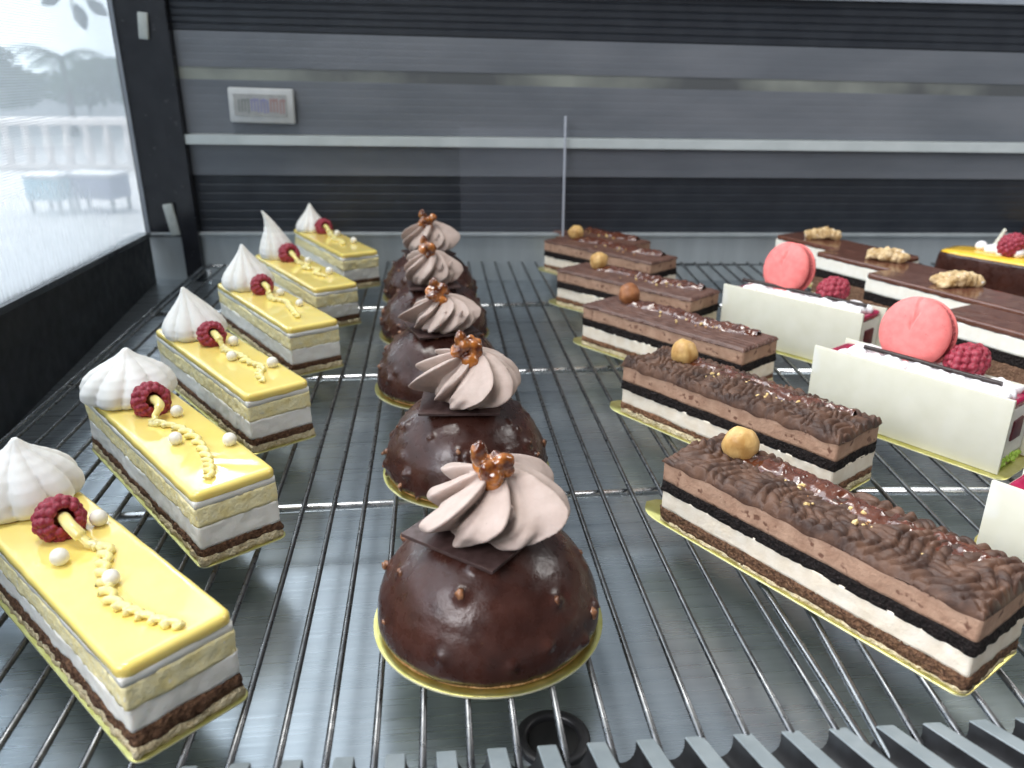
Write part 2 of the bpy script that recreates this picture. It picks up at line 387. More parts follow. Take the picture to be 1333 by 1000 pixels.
def board_rect(W, L, r=.5, t=.09, tab=0.0):
    P = perim(W, L, r, .4)
    if tab:                          # two rounded tabs at the far end of the card
        Q = []
        for (x, y), n in P:
            if y > L / 2 - .02 - r:
                u = x / (W / 2)
                k = max(0, 1 - abs(abs(u) - .5) / .5)
                y += tab * (math.sqrt(k)) * (1 if y > L / 2 - .3 else .5)
            Q.append(((x, y), n))
        P = Q
    R = [[(x + nx * o, y + ny * o, z) for (x, y), (nx, ny) in P] for o, z in ((-.03, 0), (0, .02), (0, t - .02), (-.03, t))]
    V, F = rings(R)
    n = len(P)
    mi = [1 if (sum(V[i][2] for i in f) / len(f)) < t - .012 else 0 for f in F]
    return (V, F), mi

def board(parent, W, L, c=(0, 0), **k):
    vf, mi = board_rect(W, L, **k)
    return obj('cake_board', xf(vf, Matrix.Translation((c[0], c[1], 0))), [M['gold'], M['card_edge']], parent, sharp=40, midx=mi)

ON = ((0, .80), (.05, .92), (.14, 1), (.28, 1.0), (.42, .92), (.55, .78), (.66, .60), (.76, .40), (.85, .23), (.93, .13), (1, .05))
TA = ((0, .84), (.05, .95), (.12, 1), (.22, .96), (.34, .83), (.46, .66), (.58, .48), (.7, .33), (.82, .21), (.92, .12), (1, .04))
def interp(x, T):
    for (a, b), (c, d) in zip(T, T[1:]):
        if x <= c:
            t = (x - a) / (c - a); t = t * t * (3 - 2 * t) * .4 + t * .6
            return b + (d - b) * t
    return T[-1][1]
def meringue(c, R, H, seed, n=9, a=.8, curl=(0, 0), tw=.5, d=.18):
    rg = rnd(seed); am = [rg.uniform(.93, 1.07) for _ in range(n)]; NT = n * 14; NJ = 40; RR = []
    for j in range(NJ + 1):
        s = j / NJ
        z = H * s; k0 = max(0., min(1., (a - .6) / .6))
        r = R * (interp(s, ON) * (1 - k0) + interp(s, TA) * k0)
        ring = []
        for i in range(NT):
            th = 2 * PI * i / NT
            ph = (th * n / (2 * PI) + tw * s) % n; k = int(ph); f = ph - k
            lobe = math.sin(PI * f) ** .5
            e = am[k] + (am[(k + 1) % n] - am[k]) * f
            rr = r * (1 - d * (1 - lobe) * min(1, (1.1 - s) * 2.2) * (.55 + .45 * min(1, s * 5))) * (1 + (e - 1) * (1 - s)) * (1 + .02 * nz(math.cos(th) * 2 + seed, math.sin(th) * 2, s * 3))
            ring.append((c[0] + rr * math.cos(th) + curl[0] * s ** 3, c[1] + rr * math.sin(th) + curl[1] * s ** 3, c[2] + z))
        RR.append(ring)
    return rings(RR)

def rasp_ring(seed, R=.66, r=.36):
    """a raspberry seen into its hollow: drupelets round a cup, hollow axis +z"""
    rg = rnd(seed); parts = []
    for k, (rad, z, n, s) in enumerate(((.62, .42, 11, .21), (.84, .22, 14, .22), (.93, -.08, 15, .23), (.86, -.4, 13, .24), (.66, -.7, 10, .24), (.36, -.92, 6, .24))):
        for i in range(n):
            th = 2 * PI * (i + .5 * (k % 2) + rg.uniform(-.12, .12)) / n
            parts.append(sphere((rad * math.cos(th), rad * math.sin(th), z + rg.uniform(-.03, .03)), s * rg.uniform(.82, 1.2), 10, 7))
    parts.append(sphere((0, 0, -1.0), .22, 10, 7))
    parts.append(lathe([(.74, .40), (.95, .12), (.98, -.1), (.88, -.45), (.62, -.8), (.1, -1.08)], 32, cap0=False))
    parts.append(lathe([(.1, -.6), (.3, -.35), (.50, 0), (.54, .36), (.78, .41)], 32, cap1=False))
    return remesh(join(*parts), .035, 5, .5)

def rasp_hollow():
    return lathe([(.55, .39), (.51, .2), (.42, -.25), (.24, -.45), (.02, -.5)], 28, cap0=False, cap1=True)

def raspberry_whole(c, r, seed, rot):
    rg = rnd(seed); parts = [sphere((0, 0, 0), (r * .8, r * .8, r * .9))]; n = 70
    for i in range(n):
        z = 1 - 2 * (i + .5) / n; th = i * 2.39996; q = math.sqrt(1 - z * z)
        w = r * (.86 - .12 * z)
        parts.append(sphere((q * math.cos(th) * w, q * math.sin(th) * w, z * r * .98), r * .235 * rg.uniform(.78, 1.18), 9, 6))
    m = Matrix.Translation(c) @ rot.to_4x4()
    return xf(remesh(join(*parts), .04, 3, .5), m)

# ------------------------------------------------------------------ the pastries
def lemon_slice(i, N, a, L, label, mer, features, seed):
    W, H = 3.43, 3.28
    u = Vector((math.cos(a), math.sin(a))); v = Vector((-math.sin(a), math.cos(a)))
    c = Vector(N) + u * W / 2 + v * L / 2
    t = thing('lemon_slice', label, 'cake slice', (c.x, c.y, 0), a, 'lemon cake slices in the left row')
    board(t, W + .34, L + .36, r=.4)
    obj('sponge_base', slab(W + .1, L + .1, .09, .45, .10, 3.4, seed + 1, w0=0), M['pale_sponge'], t)
    BT = .98 if i == 0 else .80
    obj('praline_layer', slab(W + .04, L + .04, .44, BT, .12, 3.2, seed + 2, w0=.04, w1=.05), M['brown_crumb'], t)
    obj('cream_layer', slab(W - .02, L - .02, BT - .01, 1.80, .045, 2.6, seed + 3, w0=.07, w1=.08), M['cream'], t)
    obj('lemon_sponge', slab(W, L, .0 + 1.79, 2.62, .055, 3.0, seed + 4, w0=.06, w1=.03), M['lemon_sponge'], t)
    obj('cream_cap', slab(W + .0, L + .0, 2.61, 2.90, .018, 1.5, seed + 5, w0=.03, w1=.02), M['cream'], t)
    obj('lemon_glaze', glaze_slab(W, L, 2.88, H, .19, seed), M['glaze'], t)
    (mx, my, R, Hm, aa, curl, n, tw) = mer
    obj('meringue', meringue((mx, my, H - .04), R, Hm, seed + 6, n, aa, curl, tw), M['meringue'], t)
    rx, ry = features['r']; rsc = rnd(seed + 40).uniform(.94, 1.06)
    m = Matrix.Translation((rx, ry, H + .60)) @ Euler((math.radians(68), 0, math.radians(features.get('rz', 8)))).to_matrix().to_4x4() @ Matrix.Diagonal((.80 * rsc, .80 * rsc, .74 * rsc, 1))
    rb = obj('raspberry', xf(rasp_ring(seed + 7), m), M['rasp'], t)
    obj('hollow', xf(rasp_hollow(), m), M['hollow'], rb)
    P = [m @ Vector((0, 0, -.4)), m @ Vector((0, .02, .35)), Vector((rx + .02, ry - .95, H + .62))] + [Vector((x, y, H + .17)) for x, y in features['path']]
    path = smooth_path(P, 150)
    rg = rnd(seed + 9)
    w0 = 42
    for k, p in enumerate(path):
        if k > w0:
            q = min(1, (k - w0) / 12)
            j_ = k * .85 + 1.3 * nz(k * .06, seed, 0); am_ = .15 + .10 * nz(k * .05, seed, 5)
            p.x += q * am_ * math.sin(j_); p.y += q * .13 * math.cos(j_ + .6); p.z += q * (.03 * math.sin(j_ + 1.2) - .06)
    obj('curd_piping', tube(path, .165, 12, rf=lambda s: (1.35 if s < .25 else 1.0 - .30 * s + .14 * nz(s * 18, seed, 2)) * (1 if s < .97 else .55), twist=.2, lobes=4, lobe=.05), M['curd'], t)
    for x, y in features['p']:
        r = rg.uniform(.25, .31)
        obj('sugar_pearl', sphere((x, y, H + r * .9), (r, r * rg.uniform(.95, 1.12), r), 20, 14), M['pearl'], t)
    return t

def dome_cake(i, c, label, plate, sw, seed, bumps, swirl_seed):
    t = thing('chocolate_dome', label, 'cake', (c[0], c[1], 0), 0, 'chocolate dome cakes in the middle row')
    vf = lathe([(4.0, 0), (4.12, .025), (4.12, .1), (4.05, .12), (3.88, .105)], 72)
    obj('cake_board', vf, [M['gold'], M['card_edge']], t, sharp=40, midx=[1 if sum(vf[0][k][2] for k in f) / len(f) < .09 else 0 for f in vf[1]])
    P = []
    n = 120
    for r, z in ((3.70, .10), (3.86, .2), (3.84, .32), (3.6, .40), (3.2, .42)):
        P.append([((r + .04 * nz(math.cos(2 * PI * k / n) * 6 + seed, math.sin(2 * PI * k / n) * 6, z * 5)) * math.cos(2 * PI * k / n), (r + .04 * nz(math.cos(2 * PI * k / n) * 6 + seed, math.sin(2 * PI * k / n) * 6, z * 5)) * math.sin(2 * PI * k / n), z) for k in range(n)])
    obj('biscuit_base', rings(P), M['biscuit'], t)
    # glazed dome with nut lumps
    rg = rnd(seed); NT, NJ = 220, 62; HB, RB, z0 = 3.85, 3.93, .20
    lumps = []
    for _ in range(bumps):
        th = rg.uniform(0, 2 * PI); s = min(.92, abs(rg.gauss(0.12, .30))) if rg.random() < .7 else rg.uniform(.1, .85)
        lumps.append((th, s, rg.uniform(.12, .27), rg.uniform(.08, .20)))
    def pt(th, s):
        # s 0 foot .. 1 crown
        ph = s * PI / 2
        r = RB * math.cos(ph) ** .84 * (1 + .02 * math.sin(min(1, s * 3.2) * PI)); z = z0 + HB * math.sin(ph) ** 1.0
        if s < .04: r -= .10 * (1 - s / .04)
        return Vector((r * math.cos(th), r * math.sin(th), z))
    centres = [(pt(a_, s_), w_, h_) for a_, s_, w_, h_ in lumps]
    R = []
    for j in range(NJ + 1):
        s = min(j / NJ, .995); ring = []
        for k in range(NT):
            th = 2 * PI * k / NT; p = pt(th, s); nrm = Vector((p.x, p.y, max(0, p.z - z0) * 1.05)).normalized()
            d = .035 * nz(p.x * .7 + seed, p.y * .7, p.z * .7) + .012 * nz(p.x * 2.6, p.y * 2.6 + seed, p.z * 2.6)
            for q, w, h in centres:
                e = (p - q).length_squared
                if e < w * w * 5: d += h * math.exp(-e / (w * w) * 1.1)
            p = p + nrm * d
            if s < .12: p.z += (1 - s / .12) * .10 * nz(math.cos(th) * 4 + seed, math.sin(th) * 4, 2)
            ring.append(p)
        R.append(ring)
    obj('chocolate_coat', rings(R), M['choc'], t)
    parts = []
    for q, w, h in centres[::2]:
        nrm = Vector((q.x, q.y, (q.z - z0))).normalized()
        parts.append(chip(q + nrm * (h * .22), w * rg.uniform(.8, 1.3), rg))
        if rg.random() < .4: parts.append(chip(q + nrm * (h * .2) + Vector((rg.uniform(-.2, .2), rg.uniform(-.2, .2), rg.uniform(-.15, .15))), w * .6, rg))
    for p in parts: obj('nut_piece', p, M['nutcoat'], t)
    # thin chocolate square
    (px, py, pz, prz, prx, pry) = plate
    m = Matrix.Translation((px, py, pz)) @ Euler((prx, pry, prz)).to_matrix().to_4x4()
    b = box(-1.85, 1.85, -1.7, 1.7, -.07, .07, .025)
    b = ([Vector((v[0] + .03 * nz(v[0] * 2, v[1] * 2, seed), v[1] + .03 * nz(v[1] * 2, v[0] * 2, seed + 3), v[2])) for v in b[0]], b[1])
    obj('chocolate_plate', b, M['choc_plate'], t, sharp=35, mat4=m)
    # piped rosette: overlapping folded petals round a core
    sx, sy, sz, ss, hh = sw
    rg = rnd(swirl_seed); n1 = 8 if i == 0 else rg.choice((8, 9, 10)); am = [rg.uniform(.55, 1.25) for _ in range(n1)]; ofs = [rg.uniform(-.16, .16) for _ in range(n1)]
    NT, NJ = n1 * 30, 46; R = []
    PR = ((0, .62, 0), (.1, .84, .10), (.22, .98, .30), (.36, 1.0, .58), (.5, .93, .90), (.62, .80, 1.18), (.74, .62, 1.45), (.85, .42, 1.66), (.94, .22, 1.80), (1, .04, 1.86))
    for j in range(NJ + 1):
        s = j / NJ
        for A_, B_ in zip(PR, PR[1:]):
            if s <= B_[0]:
                t_ = (s - A_[0]) / (B_[0] - A_[0]); rr = A_[1] + (B_[1] - A_[1]) * t_; zz = A_[2] + (B_[2] - A_[2]) * t_; break
        ring = []
        for k in range(NT):
            ph = k / NT * n1; q = int(ph); f = ph - q
            # one folded shell: swells slowly, then tucks sharply under the next
            w = (.68 * math.sin(f / .80 * PI / 2) + .32 * (f / .80) ** 1.8) if f < .80 else math.cos((f - .80) / .20 * PI / 2) ** .7
            aw = am[q] * w * math.sin(min(1, .18 + s * 1.5) * PI / 2) * (1 - s ** 3)
            th = 2 * PI * (k / NT + ofs[q] * math.sin(f * PI) / n1) + 1.55 * s + .24 * aw * (f > .3)
            r_ = 2.45 * rr * (.50 + .60 * aw + .06 * math.sin(f * 12 + s * 10 + q) + .05 * nz(s * 5, q * 3.1, swirl_seed)) + .09 * nz(math.cos(th) * 2.2 + swirl_seed, math.sin(th) * 2.2, s * 4)
            z_ = zz * hh * 1.3 * (1 + .22 * (aw - .5)) + .12 * aw + .10 * nz(math.cos(th) * 1.3, math.sin(th) * 1.3 + swirl_seed, s * 2)
            ring.append((r_ * math.cos(th), r_ * math.sin(th), z_))
        R.append(ring)
    E = [rings(R)]
    for k in range(3):               # little tails pulled off by the nozzle
        th = rg.uniform(0, 2 * PI); b_ = rg.uniform(.9, 1.5)
        E.append(tube([(b_ * math.cos(th), b_ * math.sin(th), .9 * hh), ((b_ + .35) * math.cos(th + .1), (b_ + .35) * math.sin(th + .1), 1.3 * hh), ((b_ + .45) * math.cos(th + .15), (b_ + .45) * math.sin(th + .15), 1.62 * hh)], .24, 10, rf=lambda s: 1.1 - s * .85))
    vf = remesh(join(*E), .04, 1, .4)
    rt = Matrix.Translation((sx, sy, sz)) @ Matrix.Scale(ss, 4) @ Euler((0, 0, rg.random() * 6)).to_matrix().to_4x4()
    ga = obj('piped_ganache', vf, M['ganache'], t, mat4=rt)
    # glossy candied nuts on the rosette
    E = []
    for k in range(7):
        E.append(sphere((rg.uniform(-.5, .5), rg.uniform(-.35, .35), rg.uniform(-.1, .35)), (rg.uniform(.3, .55), rg.uniform(.24, .36), rg.uniform(.24, .4)), 16, 10, rot3(rg.random() * 3, rg.random() * 3, rg.random() * 3)))
    E.append(sphere((-.35, 0, .55), (.28, .27, .45), 16, 10)); E.append(sphere((.05, -.25, -.35), (.4, .3, .35), 16, 10))
    vf = remesh(join(*E), .035, 7, .5)
    vf = ([v * (1 + .10 * nz(v.x * 3 + seed, v.y * 3, v.z * 3)) for v in vf[0]], vf[1])
    obj('candied_nut', vf, M['caramel'], t, mat4=Matrix.Translation((sx - .12, sy - .45, sz + 2.28 * hh * ss)) @ Matrix.Scale(1.05, 4))
    return t

def ridge(x, seed):
    f = abs((x % 1.0) - .5) * 2      # 0..1 triangle
    return math.sin(f * PI / 2) ** .5

def top_sheet(W, L, z, seed, mode):
    """combed chocolate on top of a slice, with a ragged skirt over the edges"""
    nx, ny = (84, 300) if mode != 'comb' else (60, 150); V = []; F = []
    W2, L2 = W / 2 + .06, L / 2 + .06
    for j in range(ny + 1):
        y = -L2 + 2 * L2 * j / ny
        for i in range(nx + 1):
            x = -W2 + 2 * W2 * i / nx
            w1 = nz(x * .55 + seed, y * .55, 1.3); w2 = nz(x * 1.3, y * 1.3 + seed, 4.1)
            if mode == 'comb': h = .12 * ridge((x * 2.3 + .12 * w1 + .05 * y), seed) + .04 * w2
            elif mode == 'wave':
                h = .26 * ridge((y * 2.0 + 1.5 * w1 + .6 * math.sin(x * 2.4 + seed + y * .5) + .35 * w2), seed) * (.75 + .6 * w1) + .16 * ridge((x * 2.6 + .9 * w2 + .5 * y), seed) + .16 * w1
            else:
                h = .28 * ridge((x * 2.0 + 1.1 * y + 1.3 * w1), seed) * (.7 + .9 * nz(x, y * .7, seed + 8)) + .20 * ridge((y * 2.3 - x * .9 + 1.2 * w2), seed) + .10 * w1
            h += .02 * nz(x * 6, y * 6, seed)
            ex = min(W2 - abs(x), L2 - abs(y)); e = max(0, min(1, ex / .16))
            zz = z + .10 + h * (.35 + .65 * e) - .14 * (1 - e) ** 2
            V.append((x, y, zz))
    w = nx + 1
    for j in range(ny):
        for i in range(nx):
            F.append((j * w + i, j * w + i + 1, (j + 1) * w + i + 1, (j + 1) * w + i))
    edge = [i for i in range(w)] + [j * w + nx for j in range(1, ny + 1)] + [ny * w + i for i in range(nx - 1, -1, -1)] + [j * w for j in range(ny - 1, 0, -1)]
    n0 = len(V)
    for k, e in enumerate(edge):
        x, y, zz = V[e]
        V.append((x * .999, y * .9995, z - .0 - .20 * max(-.3, nz(x * 1.1 + seed, y * 1.1, 9))))
    m = len(edge)
    for k in range(m):
        q = (k + 1) % m
        F.append((edge[q], edge[k], n0 + k, n0 + q))
    return V, F

def hazelnut(c, r, seed):
    V, F = sphere((0, 0, 0), r, 26, 18)
    out = []
    for v in V:
        q = v / r; k = 1 + .11 * nz(q.x * 1.6 + seed, q.y * 1.6, q.z * 1.6) + .012 * math.sin(math.atan2(q.y, q.x) * 9)
        if q.z > .5: k += .10 * (q.z - .5)
        out.append(Vector((v.x * k * 1.06, v.y * k, v.z * k * .92)))
    return xf((out, F), Matrix.Translation(c) @ Euler((seed * 1.3, seed * .7, seed)).to_matrix().to_4x4())

def hazel_slice(i, N, a, label, nut, seed, mode, dark_nut, dp, crumbs=28):
    L, W, H = 13.2, 3.68, 2.95
    u = Vector((math.cos(a), math.sin(a))); v = Vector((-math.sin(a), math.cos(a)))
    c = Vector(N) + u * W / 2 + v * L / 2 + Vector(dp)
    t = thing('hazelnut_slice', label, 'cake slice', (c.x, c.y, 0), a, 'chocolate hazelnut slices in the right row')
    board(t, W + .3, L + .4, (0, .12), r=.4, tab=1.25)
    bt = .24 if i == 0 else .42
    obj('sponge_base', slab(W + .04, L + .04, .09, bt + .01, .085, 2.9, seed + 1, w0=0, w1=.07), M['pale_sponge'], t)
    obj('praline_layer', slab(W + .04, L + .04, bt, .76, .085, 2.7, seed + 6, w0=.07, w1=.05), M['brown_crumb' if i == 0 else 'praline'], t)
    obj('cream_layer', slab(W, L, .73, 1.62, .03, 1.6, seed + 2, w0=.06, w1=.04), M['ivory'], t)
    obj('black_sponge', slab(W + .06, L + .06, 1.58, 2.10, .085, 2.7, seed + 3, w0=.03, w1=.04), M['black_sponge'], t)
    obj('chocolate_mousse', slab(W, L, 2.09, H, .028, 1.2, seed + 4, w0=.04, w1=.02), M['mousse'], t)
    obj('chocolate_topping', top_sheet(W, L, H, seed, mode), M['cocoa' if mode != 'comb' else 'cocoa_shine'], t)
    rg = rnd(seed)
    # sauce streak
    ny, nx = 180, 20; V = []; F = []
    y0, y1 = -L / 2 + .9, nut[1] + .5
    for j in range(ny + 1):
        s = j / ny; y = y0 + (y1 - y0) * s
        cx_ = .95 + .25 * nz(y * .45 + seed, 2, 2) + .15 * math.sin(y * .9)
        w = (.74 + .28 * nz(y * .9, seed, 5)) * min(1, (s + .02) * 9, (1.02 - s) * 9) ** .5
        for i in range(nx + 1):
            q = -1 + 2 * i / nx
            V.append((min(cx_ + w * q, W / 2 + .06), y, H + .20 + (.30 + .20 * nz(q * 1.6, y * 1.7, seed) + .10 * nz(q * 3, y * 4, seed)) * max(0, 1 - q * q) ** .5 - .08 * abs(q)))
    for j in range(ny):
        for i in range(nx): F.append((j * (nx + 1) + i, j * (nx + 1) + i + 1, (j + 1) * (nx + 1) + i + 1, (j + 1) * (nx + 1) + i))
    obj('chocolate_sauce', (V, F), M['sauce'], t)
    for k in range(crumbs):
        y = rg.uniform(-L / 2 + 2.5, L / 2 - 4.5); x = rg.gauss(-.05, .5)
        obj('nut_crumb', chip((max(-1.6, min(1.6, x)), y, H + .27 + rg.random() * .08), rg.choice((.06, .08, .08, .11, .15)), rg), M['gold_bits' if rg.random() < .75 else 'nutbit'], t, smooth=False)
    obj('hazelnut', hazelnut((nut[0], nut[1], H + .80), .74, seed), M['hazel_dark' if dark_nut else 'hazel'], t)
    return t

def macaron_mesh(R, h):
    """two shells and feet, axis z"""
    sh = lathe([(R * .93, .28), (R, .42), (R * .99, .6), (R * .93, .8), (R * .78, h - .08), (R * .5, h + .06), (R * .2, h + .12), (.02, h + .13)], 64, cap0=True)
    V = [Vector(v) for v in sh[0]]
    return sh

def macaron_cake(i, N, a, label, seed, mac, rasp, stick, cut=False):
    L, W, H = 10.5, 3.5, 3.7
    u = Vector((math.cos(a), math.sin(a))); v = Vector((-math.sin(a), math.cos(a)))
    c = Vector(N) + u * W / 2 + v * L / 2
    t = thing('macaron_cake', label, 'cake', (c.x, c.y, 0), a, 'macaron cakes with white chocolate sides')
    def loc(uu, vv): return (uu - W / 2, vv - L / 2)
    board(t, W + .7, L + .9, r=.5, tab=.5)
    b = W - .55
    obj('sponge_base', slab(b, L - .5, .09, .6, .05, 2.5, seed, w0=0), M['pale_sponge'], t)
    obj('cream_body', slab(b - .02, L - .5, .59, 3.25, .03, 1.1, seed + 1), M['milk_cream'], t)
    e = box(-b / 2 + .9, b / 2 - .9, -L / 2 + .15, -L / 2 + .6, 1.5, 2.6, .05)
    obj('berry_insert', e, M['berry_gel'], t)
    obj('green_crumbs', join(*[chip((rnd(seed + k).uniform(-b / 2, b / 2), -L / 2 + .15 + .1 * rnd(seed + k * 3).random(), .25 + .35 * rnd(seed + k * 7).random()), .16, rnd(k)) for k in range(26)]), M['pistachio'], t, smooth=False)
    obj('berry_glaze', glaze_slab(b - .02, L - .5, 3.23, 3.62, .16, seed, .03), M['berry_glaze'], t)
    for s in (-1, 1):
        x = s * (W / 2 - .12)
        p = box(x - .10, x + .10, -L / 2, L / 2, .11 if s < 0 else .13, 4.0 if s < 0 else 3.75, .03)
        obj('white_chocolate_panel', p, M['white_choc'], t, sharp=35)
    # whipped cream piped in little waves
    rg = rnd(seed); E = []
    for row in range(3):
        for k in range(30):
            y = L / 2 - 1.5 - (L - 2.3) * k / 29 + rg.uniform(-.1, .1); x = max(-.90, -.85 + .70 * row + .22 * math.sin(k * 1.1 + row * 2) + rg.uniform(-.12, .12))
            E.append(sphere((x, y, 3.74 + rg.uniform(-.05, .1)), (.52 * rg.uniform(.8, 1.2), .27 * rg.uniform(.8, 1.4), .32 * rg.uniform(.8, 1.2)), 14, 9, rot3(rg.uniform(-.3, .3), rg.uniform(-.3, .3), rg.uniform(-.9, .9))))
    obj('whipped_cream', remesh(join(*E), .05, 2, .4), M['whipped'], t)
    (mu_, mv, mz, R, tiltx, yaw) = mac
    x, y = loc(mu_, mv)
    mm = Matrix.Translation((x, y, mz)) @ Euler((0, math.radians(-90 + tiltx), math.radians(yaw))).to_matrix().to_4x4()
    mo = None
    for sgn in (1, -1):
        sh = lathe([(R * .90, .30), (R * .985, .40), (R, .55), (R * .95, .80), (R * .80, 1.05), (R * .66, 1.15), (R * .52, 1.22), (R * .36, 1.26), (R * .22, 1.29), (R * .1, 1.30), (.02, 1.30)], 200)
        sh = ([Vector((p[0], p[1], p[2] * sgn * .72)) for p in sh[0]], [f if sgn > 0 else tuple(reversed(f)) for f in sh[1]])
        # a crack across the near shell
        if sgn > 0:
            sh = ([p - Vector((0, 0, (.13 * math.exp(-((p[1] - .10 * math.sin(p[0] * 5)) / .06) ** 2) if p[0] > .1 and p[2] > .5 else 0))) for p in sh[0]], sh[1])
        o = obj('macaron' if sgn > 0 else 'macaron_shell', sh, M['macaron'], mo or t, mat4=mm)
        if sgn > 0: mo = o
    n = 90
    ft = [[((r + .05 * nz(math.cos(2 * PI * k / n) * 9, math.sin(2 * PI * k / n) * 9, z * 7 + seed)) * math.cos(2 * PI * k / n), (r + .05 * nz(math.cos(2 * PI * k / n) * 9, math.sin(2 * PI * k / n) * 9, z * 7 + seed)) * math.sin(2 * PI * k / n), z) for k in range(n)]
          for r, z in ((R * .9, -.31), (R * .96, -.25), (R * .97, -.15), (R * .88, -.07), (R * .88, .07), (R * .97, .15), (R * .96, .25), (R * .9, .31))]
    obj('filling', rings(ft), M['macaron_foot'], mo, mat4=mm)
    x, y = loc(*rasp)
    obj('raspberry', raspberry_whole((x, y, 4.45), .95, seed, rot3(.9, .5, .3)), M['rasp'], t)
    (a0, a1) = stick
    p0 = Vector((*loc(*a0), 4.22)); p1 = Vector((*loc(*a1), 4.16))
    obj('chocolate_stick', tube([p0 + (p1 - p0) * k / 6 + Vector((0, 0, .02 * math.sin(k))) for k in range(7)], .125, 10), M['stick'], t, sharp=50)
    return t

def walnut_half(c, r, seed, rz):
    rg = rnd(seed); E = []
    for s in (-1, 1):
        for k in range(6):
            y = -.95 + 1.9 * k / 5
            E.append(sphere((s * r * (.28 + .16 * math.cos(y * 1.3)), y * r, r * .25 * math.cos(y * 1.1) + rg.uniform(0, .08)), (r * .36 * rg.uniform(.85, 1.2), r * .27 * rg.uniform(.85, 1.2), r * .36 * rg.uniform(.8, 1.15)), 14, 9, rot3(rg.random(), rg.random(), rg.random() * 2)))
        E.append(tube([(s * r * .15, -.9 * r, .1), (s * r * .5, -.3 * r, .38 * r), (s * r * .3, .3 * r, .42 * r), (s * r * .15, .95 * r, .1)], r * .16, 10))
    vf = remesh(join(*E), .05, 2, .4)
    vf = ([v * (1 + .16 * nz(v.x * 1.5 + seed, v.y * 1.5, v.z * 1.5) + .08 * nz(v.x * 4, v.y * 4 + seed, v.z * 4)) for v in vf[0]], vf[1])
    return xf(vf, Matrix.Translation(c) @ Euler((0, 0, rz)).to_matrix().to_4x4())

def walnut_slice(i, N, a, label, w, seed):
    L, W, H = 12.6, 3.7, 3.95
    u = Vector((math.cos(a), math.sin(a))); v = Vector((-math.sin(a), math.cos(a)))
    c = Vector(N) + u * W / 2 + v * (L / 2 - .6)
    t = thing('walnut_slice', label, 'cake slice', (c.x, c.y, 0), a, 'white layered walnut slices')
    board(t, W + .6, L + .6, r=.5)
    obj('sponge_base', slab(W, L, .09, .45, .05, 2.5, seed, w0=0), M['pale_sponge'], t)
    obj('praline_sponge', slab(W, L, .44, 1.85, .055, 2.3, seed + 1), M['nutty'], t)
    obj('black_sponge', slab(W + .02, L + .02, 1.84, 2.55, .05, 2.6, seed + 2), M['black_sponge'], t)
    obj('cream_layer', slab(W, L, 2.54, 3.58, .02, 1.2, seed + 3, w0=.03, w1=.02), M['milk_cream'], t)
    obj('brown_glaze', glaze_slab(W, L, 3.54, H, .16, seed, .04), M['tort_glaze'], t)
    if w:
        obj('walnut', walnut_half((w[0], w[1], H + .15), w[3], seed, w[2]), M['walnut'], t)
    return t

def mango_tart(c, a, label, seed):
    t = thing('mango_tart', label, 'tart', (c[0], c[1], 0), a, 'mango topped chocolate tarts')
    def oval(rx, ry, n=96, p=5.0):
        o = []
        for k in range(n):
            th = 2 * PI * k / n; cs, sn = math.cos(th), math.sin(th)
            o.append((rx * math.copysign(abs(cs) ** (2 / p), cs), ry * math.copysign(abs(sn) ** (2 / p), sn)))
        return o
    R = [[(x * .9, y * .94, 0) for x, y in oval(2.35, 6.1)], [(x, y, .04) for x, y in oval(2.35, 6.1)], [(x, y, .1) for x, y in oval(2.35, 6.1)], [(x * .98, y * .99, .11) for x, y in oval(2.35, 6.1)]]
    obj('cake_board', rings(R), M['gold'], t, sharp=40)
    R = []
    for s, z in ((.92, .1), (.97, .4), (1.0, 1.2), (.99, 3.0), (.97, 3.8), (.95, 4.05), (.88, 3.97)):
        R.append([(x * s + .04 * nz(x * 2, y * 2, z * 2 + seed), y * s + .04 * nz(y * 2, x * 2, z * 2), z + .05 * nz(x, y, seed)) for x, y in oval(2.05, 5.7)])
    obj('chocolate_shell', rings(R), M['choc'], t)
    R = []
    for s, z in ((.95, 3.95), (.94, 4.08), (.9, 4.2), (.78, 4.3), (.5, 4.38), (.2, 4.4)):
        R.append([(x * s, y * s, z) for x, y in oval(2.05, 5.7)])
    obj('mango_gel', rings(R), M['mango'], t)
    rg = rnd(seed)
    E = [sphere((rg.uniform(-.7, .7), 1.1 + rg.uniform(-1.7, 1.7), 4.5 + rg.uniform(0, .25)), (rg.uniform(.45, .7), .45, .4), 14, 9) for _ in range(12)]
    obj('whipped_cream', remesh(join(*E), .06, 2, .4), M['whipped'], t)
    obj('raspberry', raspberry_whole((-.5, .1, 5.25), .95, seed, rot3(.3, -.4, .6)), M['rasp'], t)
    sh = hexa([(-.3, -.08, 0), (.35, -.08, 0), (.35, .08, 0), (-.3, .08, 0)], [(-.75, -.06, 1.9), (-.45, -.06, 2.0), (-.45, .06, 2.0), (-.75, .06, 1.9)])
    obj('white_chocolate_shard', sh, M['white_choc'], t, smooth=False, mat4=Matrix.Translation((.1, 1.7, 4.5)) @ Euler((.1, -.1, .9)).to_matrix().to_4x4())
    return t

